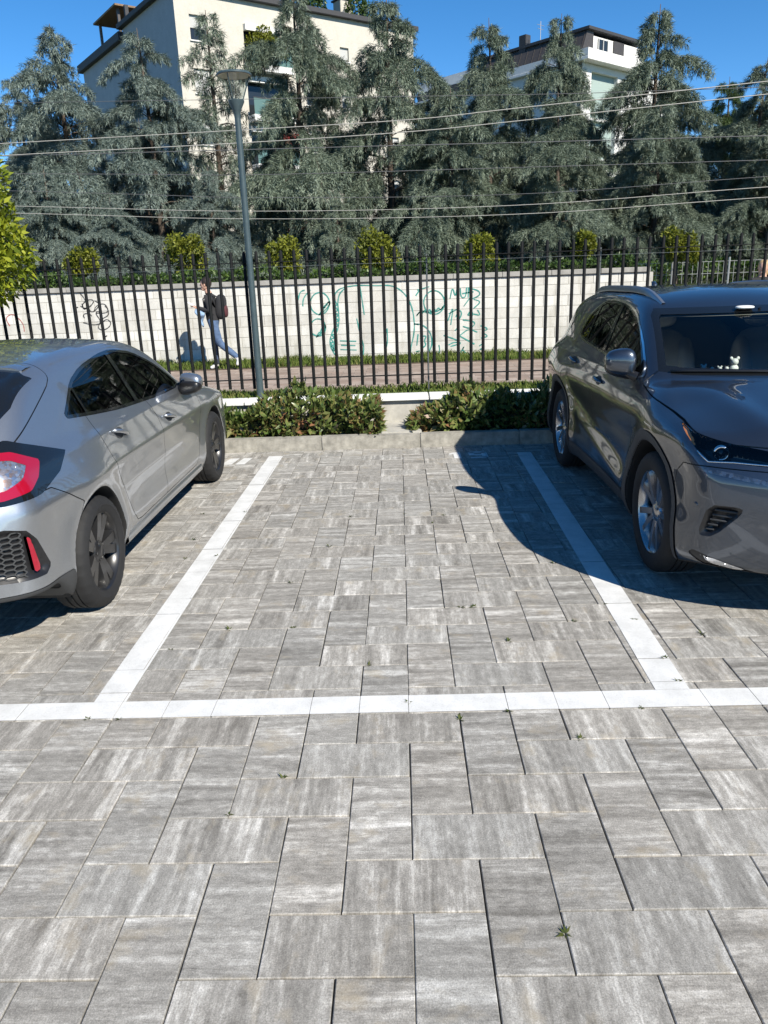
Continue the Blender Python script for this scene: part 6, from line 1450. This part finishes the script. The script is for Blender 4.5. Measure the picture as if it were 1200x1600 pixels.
b = MB(); superell(b, (.17, 0, 1.20), (.105, .155, .235), 2.7, 20, 14, Matrix.Rotation(.12, 3, 'Y')); b.build('bag', M['black_cloth'], bk, True)
b = MB(); superell(b, (.245, 0, 1.12), (.055, .115, .12), 2.7, 18, 10); b.build('front_pocket', M['pack_red'], bk, True)
for s_ in (-1, 1): MB().tube([(.10, s_*.09, 1.38), (-.02, s_*.10, 1.455), (-.135, s_*.10, 1.36), (-.12, s_*.12, 1.18), (.06, s_*.13, 1.06)], .013, 8).build('strap', M['black_cloth'], bk, True)
jk = MB(); rj = random.Random(9); V = []; F = []; nx_, nz_ = 8, 14
for j in range(nz_+1):
    for i in range(nx_+1):
        a = i/nx_; t = j/nz_; w_ = .15*(1-.25*t); x_ = -.20 + .03*math.sin(t*6+a*4); V.append((x_ - (a-.5)*w_*.8 + .02*math.sin(a*9+t*3), -.16 - .05*math.sin(PI*min(1, t*2.2)) + .03*math.cos(a*7+t*5) + .02*t, 1.17 - .30*t - .03*math.sin(a*5)))
for j in range(nz_):
    for i in range(nx_): F.append((j*(nx_+1)+i, j*(nx_+1)+i+1, (j+1)*(nx_+1)+i+1, (j+1)*(nx_+1)+i))
o = jk.add(V, F).build('jacket', M['pale_blue'], None, True, (-3.60, 12.46, 0)); o.modifiers.new('thick', 'SOLIDIFY').thickness = .018
tag(o, 'pale blue jacket hanging over the walking person\'s forearm', 'jacket')
MB_ = MB().box((-.445, -.20, 1.255), (-.31, -.05, 1.268), .003); V2 = [Vector(v) for v in MB_.V]; MB_.V = [tuple(Matrix.Rotation(.5, 3, 'Y') @ (v-Vector((-.36, 0, 1.26))) + Vector((-.36, 0, 1.27))) for v in V2]
tag(MB_.build('leaflet', M['white_shoe'], None, None, (-3.60, 12.46, 0)), 'white leaflet in the walking person\'s hands', 'paper')
# second person, mostly hidden behind the dark car
p2 = tag(empty('person', (6.32, 11.3, 0)), 'blond person in dark top standing on the pavement beyond the dark grey car', 'person')
J = {'pel': (0, 0, .92, (.155, .12)), 'waist': (0, 0, 1.07, (.135, .10)), 'chest': (0, 0, 1.26, (.165, .115)), 'neckb': (0, 0, 1.40, (.075, .06)), 'neck': (0, 0, 1.46, .05), 'headb': (0, .01, 1.52, .055),
     'hipL': (-.09, 0, .87, .088), 'kneL': (-.095, -.03, .49, .062), 'ankL': (-.10, .02, .09, .048), 'toeL': (-.105, -.13, .035, (.036, .03)),
     'hipR': (.09, 0, .87, .088), 'kneR': (.095, -.02, .49, .062), 'ankR': (.10, .03, .09, .048), 'toeR': (.105, -.12, .035, (.036, .03)),
     'shL': (-.17, 0, 1.36, .062), 'elL': (-.23, .02, 1.10, .048), 'wrL': (-.23, -.06, .88, .032), 'shR': (.17, 0, 1.36, .062), 'elR': (.23, .02, 1.10, .048), 'wrR': (.23, -.06, .88, .032)}
E = [('pel', 'waist'), ('waist', 'chest'), ('chest', 'neckb'), ('neckb', 'neck'), ('neck', 'headb'), ('pel', 'hipL'), ('hipL', 'kneL'), ('kneL', 'ankL'), ('ankL', 'toeL'), ('pel', 'hipR'), ('hipR', 'kneR'), ('kneR', 'ankR'), ('ankR', 'toeR'),
     ('chest', 'shL'), ('shL', 'elL'), ('elL', 'wrL'), ('chest', 'shR'), ('shR', 'elR'), ('elR', 'wrR')]
fingers(J, E, 'wrL', (-.23, -.12, .70), 'l', 1); fingers(J, E, 'wrR', (.23, -.12, .70), 'r', -1)
skin_figure('body', J, E, [M['skin'], M['black_cloth'], M['dark_and_shaded_denim'], M['white_shoe']], lambda c: 0 if (c.z > 1.42 and abs(c.x) < .1) or (abs(c.x) > .19 and c.z < .90 and c.z > .6) else 3 if c.z < .09 else 2 if c.z < .95 else 1, p2)
head(p2, (0, .0, 1.575), M['blond_hair'], (-.5, -.87), True)

# ------------------------------------------------------------------ small figures on the dark car's dashboard
M['toy_white'] = plain('white_toy', (0.78, 0.78, 0.76), 0.35); M['toy_red'] = plain('red_toy', (0.5, 0.06, 0.05), 0.4); M['toy_black'] = plain('black_toy', (0.02, 0.02, 0.02), 0.4)
def toy(x, y, z, k, mat, label):
    t = tag(empty('dashboard_figure', (x, y, z)), label, 'figurine', 'small figures on the dashboard')
    b = MB(); superell(b, (0, 0, .026*k), (.022*k, .020*k, .026*k)); b.build('torso', mat, t, True)
    b = MB(); superell(b, (0, -.004, .066*k), (.019*k, .018*k, .018*k), 2); b.build('head', M['toy_white'], t, True)
    for s_ in (-1, 1):
        b = MB(); superell(b, (s_*.017*k, 0, .084*k), (.009*k, .006*k, .009*k), 2, 12, 8); b.build('ear', M['toy_white'] if mat is not M['toy_black'] else mat, t, True)
for (x, k, mat, lb) in ((1.800, .75, 'toy_white', 'tiny pale figure standing on the dashboard by the screen pillar'), (1.850, .6, 'toy_black', 'tiny black and white figure on the dashboard'), (1.895, .6, 'toy_red', 'tiny red figure between the others on the dashboard'), (1.935, .6, 'toy_black', 'tiny black figure beside the largest dashboard figure'), (1.978, 1.15, 'toy_white', 'white rounded figure, largest on the dashboard')):
    toy(x, 1.93, 1.040, k, M[mat], lb)

# ------------------------------------------------------------------ weeds in the joints
M['weed'] = leafmat('weed', [(0.03, 0.045, 0.015), (0.06, 0.08, 0.02), (0.12, 0.13, 0.04)], .6, .2, .2, 30)
WEEDS = [(-0.448,-0.386),(-0.601,-0.587),(-0.894,0.827),(-1.133,0.609),(-0.571,0.824),(-0.179,0.397),(-0.492,2.008),(-0.404,2.62),(0.169,2.724),(0.003,2.66),(0.213,2.431),(-0.001,0.078),(0.398,-0.005),(0.48,0.55),(1.13,0.813),(1.147,0.407),(1.409,0.635),(0.637,-0.18),(0.203,-0.057),(0.393,-1.078),(-1.194,2.819),(-1.523,2.769),(-1.444,2.185),(-1.15,1.879),(-1.437,1.842),(1.138,0.199),(0.828,0.807),(1.043,1.028),(0.288,1.032),(0.354,1.012),(0.888,1.514),(-1.303,0.012),(-1.169,-0.016),(0.29,2.527),(0.92,0.009),(-0.662,1.401)]
wmesh = []
for k in range(5):
    r = np.random.default_rng(300+k); n = 9; a = r.uniform(0, 2*PI, n); P = np.stack([np.cos(a)*.003, np.sin(a)*.003, np.zeros(n)], 1)
    d = np.stack([np.cos(a), np.sin(a), r.uniform(.15, .9, n)], 1); d /= np.linalg.norm(d, axis=1)[:, None]; s_ = np.stack([-np.sin(a), np.cos(a), 0*a], 1); nn = np.cross(d, s_)
    L = r.uniform(.010, .030, n); wmesh.append(quadmesh('weed', leaf_quads(P, d, s_, nn, L, L*.32)))
for k, (x, y) in enumerate(WEEDS):
    # snap to the nearest joint of the paving grid
    gx_, gy_ = round(x/PU)*PU, round(y/PU)*PU
    if abs(gx_-x) < abs(gy_-y): x = gx_
    else: y = gy_
    o = link('weed', wmesh[k % 5], M['weed'], None, (x, y, -.001)); o.rotation_euler = (0, 0, rp.uniform(0, 6)); sc = rp.uniform(.7, 1.25); o.scale = (sc, sc, sc)
    tag(o, 'tiny dark weed sprouting from a paving joint', 'weed', 'weeds in the paving joints')
